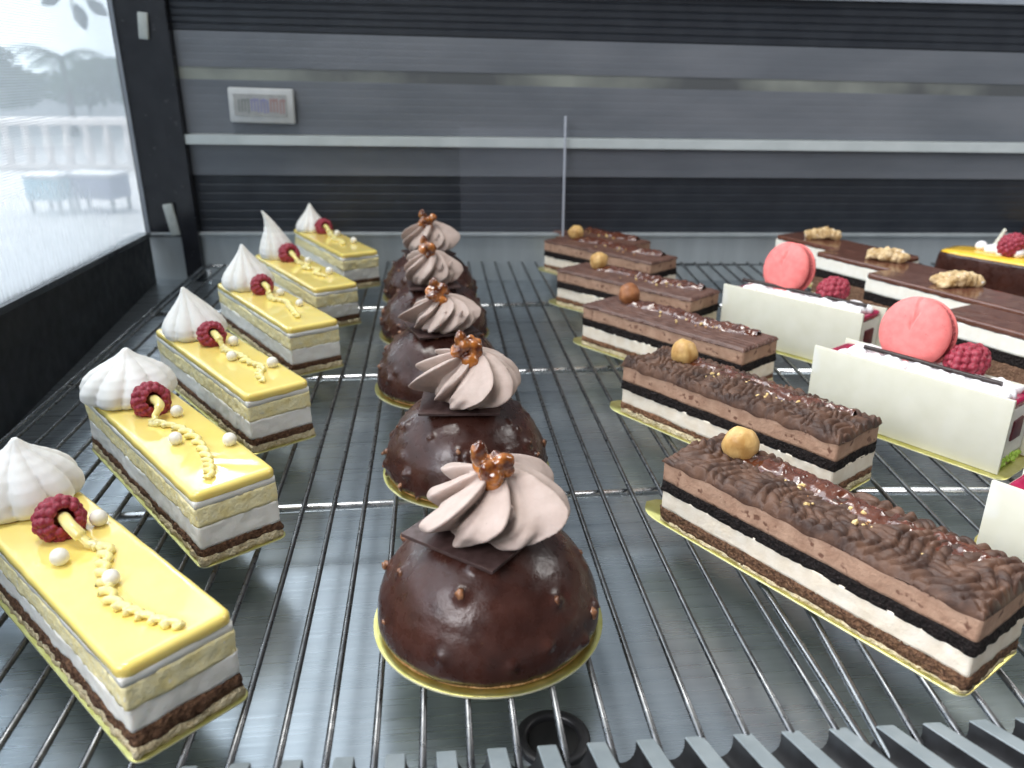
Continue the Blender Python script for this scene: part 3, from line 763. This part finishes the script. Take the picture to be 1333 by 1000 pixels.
# ------------------------------------------------------------------ place the pastries
LEMON = [
    ((-9.041, 18.329), .745, 'lemon slice nearest the camera, its broad meringue running off the left edge',
     (.10, 4.7, 2.05, 2.65, .70, (.0, -.1), 9, .3), dict(r=(.05, 1.15), p=[(1.15, .85), (-.75, -.7), (-.1, -3.1)], path=[(.3, -.5), (.55, -1.1), (.05, -2.0), (-.35, -3.1), (-.55, -4.2), (-.35, -5.2), (.0, -6.2), (.3, -6.9)])),
    ((-9.672, 28.053), .635, 'second lemon slice from the front, with a low wide meringue',
     (-.05, 4.9, 2.25, 2.55, .62, (.1, -.1), 9, -.4), dict(r=(.05, 2.0), p=[(.7, .75), (-.45, -2.2), (1.25, -3.9)], path=[(-.45, .6), (-.3, .2), (.15, -1.0), (.25, -2.6), (.0, -4.2), (-.35, -5.4), (-.8, -6.5)])),
    ((-9.769, 38.175), .598, 'third lemon slice from the front, its pointed meringue rounded to the right',
     (-.05, 4.6, 1.95, 3.05, 1.0, (-.35, .0), 10, .4), dict(r=(.05, 1.9), p=[(.9, .9), (-.2, -1.6), (1.1, -4.1)], path=[(.1, .4), (.1, -.4), (.3, -1.4), (.25, -2.8), (.45, -4.0), (-.1, -5.0), (-.4, -6.2)])),
    ((-9.497, 49.387), .538, 'fourth lemon glazed slice from the front, with a speckled cone meringue and frayed white side',
     (-.1, 4.7, 1.95, 3.25, 1.05, (-.15, .0), 10, .3), dict(r=(.1, 2.1), p=[(.9, .8), (.9, -2.7)], path=[(.0, .6), (-.1, -.3), (.4, -1.4), (.15, -2.6), (-.1, -4.0), (-.4, -5.6)])),
    ((-9.143, 59.269), .501, 'fifth lemon glazed slice from the front, with a tall slim meringue whose tip bends left',
     (-.35, 5.1, 1.55, 4.1, 1.2, (-.9, .1), 9, .5), dict(r=(.05, 3.0), p=[(1.0, 1.3), (1.0, -3.4)], path=[(.2, 1.2), (.5, .2), (-.1, -.8), (.6, -1.8), (.0, -3.0), (.3, -4.6)])),
    ((-8.351, 71.151), .452, 'lemon glazed slice farthest back, its small onion shaped meringue against the dark rear wall',
     (-.3, 5.4, 1.6, 2.75, 1.15, (.0, .0), 9, -.3), dict(r=(.3, 3.2), p=[(.9, 1.2), (1.0, -3.0)], path=[(.3, 1.4), (.3, .2), (-.2, -.8), (.1, -2.0), (-.3, -3.6)])),
]
for i, (N, a, lab, mer, ft) in enumerate(LEMON):
    lemon_slice(i, N, a, 14.4, lab, mer, ft, 11 + i * 17)

DOMES = [
    ((1.42, 23.9), 'chocolate dome nearest the camera, a thin chocolate square jutting below its rosette', (-.45, -.45, 3.92, -.66, -.03, .04), (.2, -.30, 3.90, 1.1, 1.0), 34),
    ((1.13, 35.5), 'second chocolate dome from the front, nut lumps on its left flank', (-.25, -.55, 3.95, -.08, .0, .0), (.3, -.45, 3.90, 1.06, 1.08), 70),
    ((.0, 46.9), 'third chocolate dome from the front, smooth left side and a low spread rosette like petals', (.1, -.3, 3.95, .3, 0, 0), (.25, -.4, 3.90, 1.04, .95), 44),
    ((-.35, 57.8), 'fourth chocolate dome from the front, rough with nuts, dark candied nut on top', (.0, -.4, 3.95, .1, 0, 0), (-.05, -.3, 3.90, 1.0, 1.15), 90),
    ((-.7, 68.5), 'chocolate dome farthest back, its rosette rising behind the other domes with a pulled tip', (.0, -.3, 3.95, .4, 0, 0), (.1, -.2, 3.90, 1.0, 1.2), 60),
]
for i, (c, lab, pl, sw, nb) in enumerate(DOMES):
    dome_cake(i, c, lab, pl, sw, 101 + i * 13, nb, 500 + i * 7)

HAZ = [
    ((16.092, 18.462), .537, 'large chocolate hazelnut slice nearest the camera at lower right, with wavy cocoa top', (.75, 4.7), 'wave', False, (0, 0)),
    ((17.508, 30.596), .581, 'second chocolate hazelnut slice from the front, rough shaved top and pale hazelnut', (.75, 4.4), 'rough', False, (0, 0)),
    ((17.893, 43.179), .626, 'third chocolate hazelnut slice from the front, combed top and reddish brown hazelnut', (.75, 4.6), 'comb', True, (0, 0)),
    ((18.149, 54.261), .675, 'fourth chocolate hazelnut slice from the front, plain combed top over pinkish mousse', (.8, 4.3), 'comb', False, (0, 0)),
    ((18.251, 66.063), .631, 'fifth chocolate hazelnut slice from the front, mostly hidden, with a pale round hazelnut', (.8, 4.9), 'comb', False, (0, 0)),
    ((17.577, 73.159), .599, 'chocolate hazelnut slice farthest back, its red brown hazelnut topmost in the row', (.8, 4.2), 'comb', True, (0, 0)),
]
for i, (N, a, lab, nut, mode, dk, dp) in enumerate(HAZ):
    hazel_slice(i, N, a, lab, nut, 301 + i * 19, mode, dk, dp, 30 if i < 2 else 14)

macaron_cake(0, (26.8, 32.2), .575, 'macaron cake with big cracked pink macaron and long white chocolate panel', 701, (2.55, 6.15, 5.35, 1.9, 14, 0), (2.65, 3.4), ((1.35, 8.3), (1.5, 1.2)))
macaron_cake(1, (26.9, 46.6), .628, 'farther macaron cake with smaller pink macaron tilted sideways behind a raspberry', 733, (2.5, 6.9, 5.35, 1.85, 14, -8), (2.5, 3.4), ((1.4, 9.8), (1.6, .6)))
macaron_cake(2, (26.35, 16.2), .575, 'macaron cake cut off by the right edge, only its panel corner and berry glaze showing', 765, (2.2, 3.0, 5.5, 1.95, 12, 0), (2.6, 1.2), ((2.2, 9.6), (1.9, 4.0)))

walnut_slice(0, (36.8, 61.9), .40, 'walnut topped slice farthest back, a powdered walnut against the dark rear wall', (.6, 2.9, .9, 1.25), 811)
walnut_slice(1, (37.2, 54.3), .40, 'second walnut topped slice from the back, its walnut halves knobbly and yellow', (.6, 1.2, .4, 1.25), 823)
walnut_slice(2, (37.6, 46.5), .40, 'third walnut topped slice from the back, with white sugared walnut before the mango tart', (.7, .6, 1.2, 1.3), 835)
walnut_slice(3, (37.0, 36.1), .40, 'walnut topped slice nearest the camera, partly behind the large pink macaron', (.6, -1.5, .8, 1.25), 847)

mango_tart((47.0, 60.5), .55, 'chocolate tart with yellow mango gel, raspberry and white shard at the right edge', 901)
mango_tart((62.5, 71.0), .55, 'second chocolate mango tart behind, only a scrap of white at the right edge', 911)

# ------------------------------------------------------------------ the wire racks
def wire_rack(label, loc, rz, x0, x1, first, pitch, y0, y1, bars):
    t = thing('wire_rack', label, 'rack', loc, rz, 'wire racks side by side in the case')
    r = .9; P = []
    zf = -.30
    for cx_, cy_, a0 in ((x1 - r, y1 - r, 0), (x0 + r, y1 - r, PI / 2), (x0 + r, y0 + r, PI), (x1 - r, y0 + r, 1.5 * PI)):
        for k in range(7):
            th = a0 + PI / 2 * k / 6; P.append((cx_ + r * math.cos(th), cy_ + r * math.sin(th), zf))
    P.append(P[0])
    obj('frame', tube(P, .15, 12, caps=False), M['frame_rod'], t)
    for y in bars:
        obj('cross_bar', tube([(x0 + .1, y, -.38), ((x0 + x1) / 2, y, -.38), (x1 - .1, y, -.38)], .20, 12), M['bar'], t)
    x = first
    while x < x1 - .5:
        if x > x0 + .5:
            path = [(x, y0 + .05, -.12)] + [(x + .02 * math.sin(k * 1.7 + x), y0 + (y1 - y0) * k / 8, -.095) for k in range(1, 8)] + [(x, y1 - .05, -.12)]
            obj('wire', tube(path, .115, 10), M['wire'], t)
        x += pitch
    for fx in (x0 + .8, x1 - .8):
        for fy in (y0 + 1, y1 - 1):
            obj('foot', tube([(fx, fy, -.3), (fx, fy, -1.99)], .15, 10), M['bar'], t)
    return t
wire_rack('left chrome wire rack carrying the lemon slices and chocolate domes', (0, 0, 0), 0, -23.9, 12.25, .47 - 1.385 * 17, 1.385, 14.6, 83.4, (33.1, 50.0, 66.3))
wire_rack('right chrome wire rack turned slightly, under the macaron cakes and walnut slices', (12.55, 14.6, 0), -.095, .0, 38.0, 1.0, 1.36, 0, 66.0, (18.2, 34.6, 50.6))

# ------------------------------------------------------------------ the case
deck = tag(obj('deck', rings([[(-34, 6, -2.4), (80, 6, -2.4), (80, 88, -2.4), (-34, 88, -2.4)], [(-34, 6, -2), (80, 6, -2), (80, 88, -2), (-34, 88, -2)]]), M['steel'], smooth=False), kind='structure')
dr = tag(obj('drain', lathe([(1.22, -1.99), (1.22, -1.84), (1.12, -1.78), (.92, -1.78), (.86, -1.86), (.84, -1.985)], 40, (3.25, 19.9), cap0=False, cap1=False), M['rubber_and_groove_shade']), 'round black drain ring in the steel deck below the front dome', 'drain')
obj('opening', lathe([(.86, -1.985), (.4, -1.986)], 32, (3.25, 19.9), cap0=False), M['black'], dr)

case = thing('display_case', 'black framed pastry display case with grey slatted rear wall and ribbed front grille', 'display case', (0, 0, 0))
ex = Vector((1, -.105, 0)).normalized(); en = Vector((-.105, -1, 0)).normalized(); O = Vector((-24, 84.9, 0))
def W(s, off, z): return O + ex * s + en * off + Vector((0, 0, z))
def zL(v): return 25.1 - .0739 * v
def zR(v): return 24.85 - .0711 * v
def zat(vl, vr, s): return zL(vl) + (zR(vr) - zL(vl)) * s / 84.0
def slats(vl0, vr0, vl1, vr1, pitch, depth, base=0.0, s0=0.0, s1=112.0):
    """horizontal ribs between two image-independent heights of the rear wall"""
    h = zat(vl0, vr0, 40) - zat(vl1, vr1, 40); n = max(1, round(h / pitch)); prof = []
    for k in range(n):
        for f, o in ((0.0, 0), (.12, depth), (.80, depth * .75), (.92, 0)):
            prof.append(((k + f) / n, base + o))
    prof.append((1.0, base))
    R = []
    for s in (s0, s1):
        z0, z1 = zat(vl0, vr0, s), zat(vl1, vr1, s)
        R.append([W(s, o, z0 + (z1 - z0) * f) for f, o in prof] + [W(s, -1.2, z1), W(s, -1.2, z0)])
    return rings(R)
def flat(vl0, vr0, vl1, vr1, o0, o1, s0=0.0, s1=112.0):
    R = [[W(s, o1, zat(vl0, vr0, s)), W(s, o1, zat(vl1, vr1, s)), W(s, o0, zat(vl1, vr1, s)), W(s, o0, zat(vl0, vr0, s))] for s in (s0, s1)]
    return rings(R)
obj('header', flat(-75, -65, -9, 13, -1.2, .9), M['header'], case, smooth=False)
obj('upper_slats', slats(-9, 13, 42, 70, .62, .14), M['dark_slat'], case, smooth=False)
obj('grey_slats', slats(42, 70, 85, 109, .62, .007, .05), M['grey_slat'], case, smooth=False)
obj('strip', flat(85, 109, 100, 124, -1.2, .0), M['strip'], case, smooth=False)
obj('grey_slats', slats(100, 124, 168, 182, .62, .007, .05), M['grey_slat'], case, smooth=False)
obj('rail', flat(169, 182.5, 181, 195.5, -1.2, .8), M['rail'], case, smooth=False)
obj('grey_slats', slats(181.5, 196, 222, 232, .62, .007, .05), M['grey_slat'], case, smooth=False)
obj('lower_slats', slats(222, 232, 305, 312, .8, .03, -.2), M['dark_slat'], case, smooth=False)
obj('rear_lip', rings([[W(s, .1, -1.99), W(s, .1, 2.62), W(s, .35, 2.8), W(s, .55, 2.72), W(s, .55, 2.9), W(s, .2, 2.98), W(s, -.9, 2.98), W(s, -.9, -1.99)] for s in (-5.6, 112)]), M['lip'], case, smooth=False)
# corner post
obj('corner_post', join(flat(-75, -75, 364, 364, -1.5, 1.0, -1.75, -.05), ), M['frame_black'], case, smooth=False)
obj('corner_panel', join(flat(-75, -75, 305, 305, -1.5, .25, -5.7, -1.75), ), M['frame_black'], case, smooth=False)
obj('seam', flat(-75, -75, 300, 300, .25, .42, -5.5, -5.15), M['header'], case, smooth=False)
obj('clip', xf(box(-.45, .45, -.2, .2, -1.15, 1.15, .1), Matrix.Translation(W(-2.2, 1.2, zL(38))) @ Euler((0, .1, -.1)).to_matrix().to_4x4()), M['clip'], case)
obj('clip', xf(box(-.5, .5, -.2, .2, -1.6, 1.6, .1), Matrix.Translation(W(-2.55, .7, zL(281))) @ Euler((0, -.15, -.1)).to_matrix().to_4x4()), M['clip'], case)
# small display on the rear wall
def at(s, z, o=0.0): return Matrix.Translation(W(s, o, z)) @ Matrix.Rotation(-.105, 4, 'Z')
dz = zL(133); ds_ = 7.8
disp = obj('label_holder', box(-3.15, 3.15, -.3, .3, -1.6, 1.6, .18), M['white_plastic'], case, sharp=40, mat4=at(ds_, dz, .5) @ Matrix.Rotation(.03, 4, 'Y'))
obj('label_insert', box(-2.6, 2.5, -.05, .05, -.95, 1.05), M['screen'], disp, smooth=False, mat4=at(ds_, dz, .82) @ Matrix.Rotation(.03, 4, 'Y'))
rg = rnd(5); E = {'mark_grey': [], 'mark_violet': [], 'mark_red': []}
for k in range(15):
    x = -2.1 + 4.3 * k / 14; key = 'mark_grey' if x < -.9 else ('mark_violet' if x < .7 else 'mark_red')
    E[key].append(box(x - .07, x + .07, -.02, .02, -.7 + rg.uniform(0, .2), .75 - rg.uniform(0, .25)))
    if k % 3: E[key].append(box(x - .07, x + .22, -.021, .019, .45, .6))
for key, b in E.items():
    obj('lettering', join(*b), M[key], disp, smooth=False, mat4=at(ds_, dz, .89) @ Matrix.Rotation(.03, 4, 'Y'))

# side wall: glass above, black panel below
def side_x(y): return -27 - .0743 * (y - 49)
def sill(y): return 5.2 - .058 * (y - 49)
def side(y0, y1, z0f, z1f, t0, t1):
    R = []
    for y in (y0, y1):
        x = side_x(y); R.append([(x - t0, y, z0f(y)), (x + t1, y, z0f(y)), (x + t1, y, z1f(y)), (x - t0, y, z1f(y))])
    return rings(R)
obj('glass_pane', side(4, 84.2, sill, lambda y: 48, .0, .35), glass_mat(), case, smooth=False)
obj('side_panel', side(4, 84.2, lambda y: -2, lambda y: sill(y) - .45, .5, .6), M['side_black'], case, smooth=False)
obj('glass_channel', side(4, 84.2, lambda y: sill(y) - .45, lambda y: sill(y) - .01, .5, .8), M['frame_black'], case, smooth=False)
scr = tag(obj('insect_screen', side(6, 100, lambda y: sill(y) - 1, lambda y: 46, 1.6, -1.55), screen_mat(), smooth=False), 'fine grey insect mesh stretched outside the left glass', 'screen')

# front air grille: ridges with rounded grooves, sloping up towards the glass
gx = Vector((1, -.021, 0)).normalized(); gd = Vector((.03, -.925, .37)).normalized(); gn = gx.cross(-gd).normalized()
if gn.z < 0: gn = -gn
G0 = Vector((-4.65, 18.02, -.05)); prof = []
pit = 1.4775
for k in range(-14, 38):
    x = k * pit
    prof += [(x - .29, -.03), (x - .26, 0), (x + .26, 0), (x + .29, -.03)]
    for q in range(1, 10):
        th = PI * q / 10
        prof.append((x + pit / 2 - (pit / 2 - .29) * math.cos(th), -.03 - .62 * math.sin(th) ** .8))
ed = [(p[0], -1.25) for p in (prof[-1], prof[0])]
R = [[G0 + gx * a_ + gn * b_ + gd * d for a_, b_ in prof] + [G0 + gx * a_ + gn * b_ + gd * d for a_, b_ in ed] for d in (0.0, 9.0)]
n = len(R[0]); V = R[0] + R[1]
F = [(i, (i + 1) % n, n + (i + 1) % n, n + i) for i in range(n)] + [tuple(range(n - 1, -1, -1)), tuple(range(n, 2 * n))]
gm = [1 if (i < n and R[0][i] is not None and i < len(prof) - 1 and min(prof[i][1], prof[i + 1][1]) < -.035) else 0 for i in range(len(F))]  # groove faces take the near-black material, their shade put into the colour
obj('air_grille', (V, F), [M['grille'], M['rubber_and_groove_shade']], case, sharp=30, midx=gm)

# pale upright strip and faint see-through sheet at the back
st = thing('pale_upright', 'faint pale upright with bright edge in front of the rear wall', 'stand', (12.7, 79.5, 0), -.095)
obj('sheet', box(-10.2, -.2, -.08, .08, 3.0, 13.4), sheet_mat(), st, smooth=False)
obj('bright_edge', box(-.1, .12, -.1, .1, -1.99, 14.4, .03), M['clear'], st, smooth=False)

# ------------------------------------------------------------------ outdoors, seen through the side glass
tag(obj('ground', ([(-3500, -1500, -100), (1500, -1500, -100), (1500, 4500, -100), (-3500, 4500, -100)], [(0, 1, 2, 3)]), M['paving'], smooth=False), kind='structure')
bal = thing('balustrade', 'pale stone balustrade seen through the left glass', 'balustrade', (-450, 1100, -100), -.095)
obj('top_rail', box(-300, 120, -9, 9, 54, 63, 1), M['stone'], bal)
obj('bottom_rail', box(-300, 120, -9, 9, 0, 7, 1), M['stone'], bal)
for k in range(16):
    x = -290 + 25.5 * k
    obj('baluster', lathe([(5.5, 7), (5.5, 10), (4, 13), (6.6, 24), (6.2, 30), (3.6, 44), (4.6, 50), (5.5, 54)], 20, (x, 0)), M['stone'], bal)
def crown(seed, cs, n, size):
    rg = rnd(seed); V = []; F = []
    for k in range(n):
        c, r = rg.choice(cs)
        d = Vector((rg.gauss(0, 1), rg.gauss(0, 1), rg.gauss(0, 1))).normalized() * (rg.random() ** .4)
        p = Vector(c) + Vector((d.x * r[0], d.y * r[1], d.z * r[2]))
        a_ = Vector((rg.gauss(0, 1), rg.gauss(0, 1), rg.gauss(0, .6))).normalized(); b_ = a_.orthogonal().normalized()
        s = size * rg.uniform(.6, 1.4); q = len(V)
        V += [p + a_ * s, p + b_ * s * .5, p - a_ * s, p - b_ * s * .5]; F.append((q, q + 1, q + 2, q + 3))
    return V, F
def tree(name, label, loc, cs, n, size, seed):
    t = thing(name, label, 'tree', loc, 0)
    obj('crown', crown(seed, cs, n, size), M['leaf'], t, smooth=False)
    obj('trunk', tube([(0, 0, 0), (4, 2, 45), (-2, 0, 100)], 7, 10, rf=lambda s: 1.2 - .5 * s), M['bark'], t)
tree('tree', 'hazy broad tree behind the balustrade at far left', (-1030, 2050, -100), [((0, 0, 120), (110, 80, 60)), ((-60, 0, 170), (90, 80, 60)), ((70, 0, 80), (80, 60, 45))], 3600, 9, 1)
tree('tree', 'low hazy tree behind the balustrade beside the black frame', (-780, 2010, -100), [((0, 0, 85), (110, 80, 42)), ((60, 0, 110), (80, 70, 36)), ((150, 0, 70), (90, 70, 45))], 3600, 8, 2)
sh = thing('shrub', 'dark clipped shrub with round head close to the black frame', 'shrub', (-452, 1405, -100), 0)
obj('foliage', crown(7, [((0, 0, 125), (13, 13, 13)), ((14, 0, 75), (24, 20, 42)), ((22, 0, 40), (30, 20, 40))], 2200, 4, ), M['vine'], sh, smooth=False)
obj('stem', tube([(4, 0, 0), (6, 0, 50), (0, 0, 112)], 3, 8), M['bark'], sh)
pm = thing('palm_tree', 'small palm with drooping fronds above the balustrade', 'tree', (-690, 1694, -100), 0)
obj('trunk', tube([(0, 0, 0), (3, 0, 70), (0, 0, 140)], 8, 10, rf=lambda s: 1.1 - .3 * s), M['bark'], pm)
rg = rnd(12); E = []
for k in range(15):
    th = 2 * PI * k / 15 + rg.uniform(-.2, .2); el = rg.uniform(-.1, .9); ln = rg.uniform(75, 110)
    sp = []
    for q in range(9):
        s = q / 8; sp.append(Vector((math.cos(th) * ln * s, math.sin(th) * ln * s, 142 + ln * (math.sin(el) * s - .75 * s * s))))
    for q in range(1, 9):
        d = (sp[q] - sp[q - 1]).normalized(); sd = d.cross(Vector((0, 0, 1))).normalized()
        for sgn in (-1, 1):
            for h in (0, .5):
                b0 = sp[q - 1].lerp(sp[q], h); w = 26 * math.sin(PI * min(.95, (q + h) / 9.5)) + 4
                E.append(([b0, b0 + d * 4, b0 + sd * sgn * w + d * w * .5 - Vector((0, 0, w * .45))], [(0, 1, 2)]))
obj('fronds', join(*E), M['palm'], pm, smooth=False)
br = thing('hanging_branch', 'dark leafy vine hanging at top left outside the glass', 'branch', (-131, 343, 62), 0)
obj('stem', tube([(0, 0, 0), (1, 0, -12), (-2, 1, -22)], .35, 6), M['bark'], br)
rg = rnd(21); E = []
for (x, z, ln, an) in ((-4, -17, 9, 3.6), (0, -20, 10, 4.9), (4, -19, 9, 5.6), (-7, -12, 8, 3.2), (2, -10, 9, 5.2), (-3, -8, 9, 3.9), (24, -12, 8, 5.0), (26, -6, 8, 5.4), (30, -24, 7, 4.4), (33, -16, 7, 4.8), (8, -4, 9, 5.5)):
    d = Vector((math.cos(an), .15 * rg.uniform(-1, 1), math.sin(an))); sd = d.cross(Vector((0, 1, 0))).normalized(); p = Vector((x, 0, z))
    V = [p] + [p + d * ln * s + sd * ln * w + Vector((0, .6 * s, 0)) for s, w in ((.25, .2), (.55, .27), (.8, .16), (1, 0), (.8, -.16), (.55, -.27), (.25, -.2))]
    E.append((V, [tuple(range(8))]))
obj('leaves', join(*E), M['vine'], br, smooth=False)
for (x, y, lab, w, m1, m2) in ((-336, 755, 'low table with pale blue cloth on the paving outside', 17, 'blue_cloth', 'blue_cloth'), (-300, 762, 'low table with white top on the paving outside, nearer the frame', 24, 'white_cloth', 'mark_violet')):
    t = thing('low_table', lab, 'table', (x, y, -100), -.3)
    obj('tabletop', box(-w, w, -14, 14, 31, 34, .8), M['white_cloth'], t)
    obj('cloth', box(-w + .5, w - .5, -13.5, 13.5, 12, 30.9, 1), M[m2], t)
    for sx in (-1, 1):
        for sy in (-1, 1): obj('leg', box(sx * (w - 3) - 1.2, sx * (w - 3) + 1.2, sy * 11 - 1.2, sy * 11 + 1.2, 0, 11.9), M['bark'], t)

# ------------------------------------------------------------------ light
wd = bpy.data.worlds.new('World'); sc.world = wd; wd.use_nodes = True
N = wd.node_tree.nodes; L = wd.node_tree.links; bg = N['Background']
tc = N.new('ShaderNodeTexCoord')
def dotn(v, lo, hi):
    d = N.new('ShaderNodeVectorMath'); d.operation = 'DOT_PRODUCT'; d.inputs[1].default_value = Vector(v).normalized(); L.new(tc.outputs['Generated'], d.inputs[0])
    m = N.new('ShaderNodeMapRange'); m.interpolation_type = 'SMOOTHSTEP'; m.inputs['From Min'].default_value = lo; m.inputs['From Max'].default_value = hi; L.new(d.outputs['Value'], m.inputs['Value']); return m.outputs[0]
def scl(x, k):
    m = N.new('ShaderNodeMath'); m.operation = 'MULTIPLY'; m.inputs[1].default_value = k; L.new(x, m.inputs[0]); return m.outputs[0]
def add(a_, b_):
    m = N.new('ShaderNodeMath'); m.operation = 'ADD'; L.new(a_, m.inputs[0]); L.new(b_, m.inputs[1]); return m.outputs[0]
base = N.new('ShaderNodeValue'); base.outputs[0].default_value = .10
v = add(base.outputs[0], scl(dotn((0, .45, 1), .60, .95), .50))
v = add(v, scl(dotn((-.9, .42, .25), .45, .85), 4.6))
L.new(v, bg.inputs['Strength']); bg.inputs['Color'].default_value = (.87, .94, 1.0, 1)

def area(name, loc, target, sx, sy, power, col):
    l = bpy.data.lights.new(name, 'AREA'); l.shape = 'RECTANGLE'; l.size = sx * S; l.size_y = sy * S; l.energy = power; l.color = col
    o = bpy.data.objects.new(name, l); COL.objects.link(o); o.location = Vector(loc) * S
    o.rotation_euler = (Vector(target) - Vector(loc)).to_track_quat('-Z', 'Y').to_euler(); return o
area('ceiling_lamp', (-35, 42, 150), (5, 42, 0), 40, 60, 15.0, (1, .97, .92))
area('front_fill', (-70, -45, 75), (2, 30, 3), 60, 60, 15.0, (.98, .96, .98))  # added fill lamp behind the camera, brightens the front faces
area('left_fill', (-31, 9, 27), (1, 25, 2), 20, 26, .42, (.86, .83, 1.0))  # added out-of-view lamp in place of window light, for the domes' left highlight
area('terrace_fill', (-520, 900, 320), (-520, 900, 0), 700, 700, 1500, (1, .98, .97))  # unseen lamp added over the terrace to stand in for daylight
area('right_lamp', (75, 35, 55), (5, 28, 2), 22, 22, 1.6, (1, .98, .96))

# ------------------------------------------------------------------ camera
cd = bpy.data.cameras.new('camera'); cam = bpy.data.objects.new('camera', cd); COL.objects.link(cam); sc.camera = cam
Xc = Vector((.99549, -.09487, 0)); Uc = Vector((.03472, .36433, .93062)); Fc = Vector((.08829, .92642, -.36598))
m3 = Matrix((Xc, Uc, -Fc)).transposed()
cam.matrix_world = Matrix.Translation((0, 0, 18.5 * S)) @ m3.to_4x4()
cd.sensor_width = 36; cd.lens = 36 * 1040 / 1333; cd.clip_start = .01; cd.clip_end = 200
cd.dof.use_dof = True; cd.dof.focus_distance = .33; cd.dof.aperture_fstop = 14

sc.render.engine = 'CYCLES'
sc.view_settings.view_transform = 'Standard'; sc.view_settings.look = 'None'
sc.view_settings.exposure = 0.0; sc.view_settings.gamma = 1.0; sc.view_settings.use_curve_mapping = False
sc.cycles.max_bounces = 8; sc.cycles.transparent_max_bounces = 12
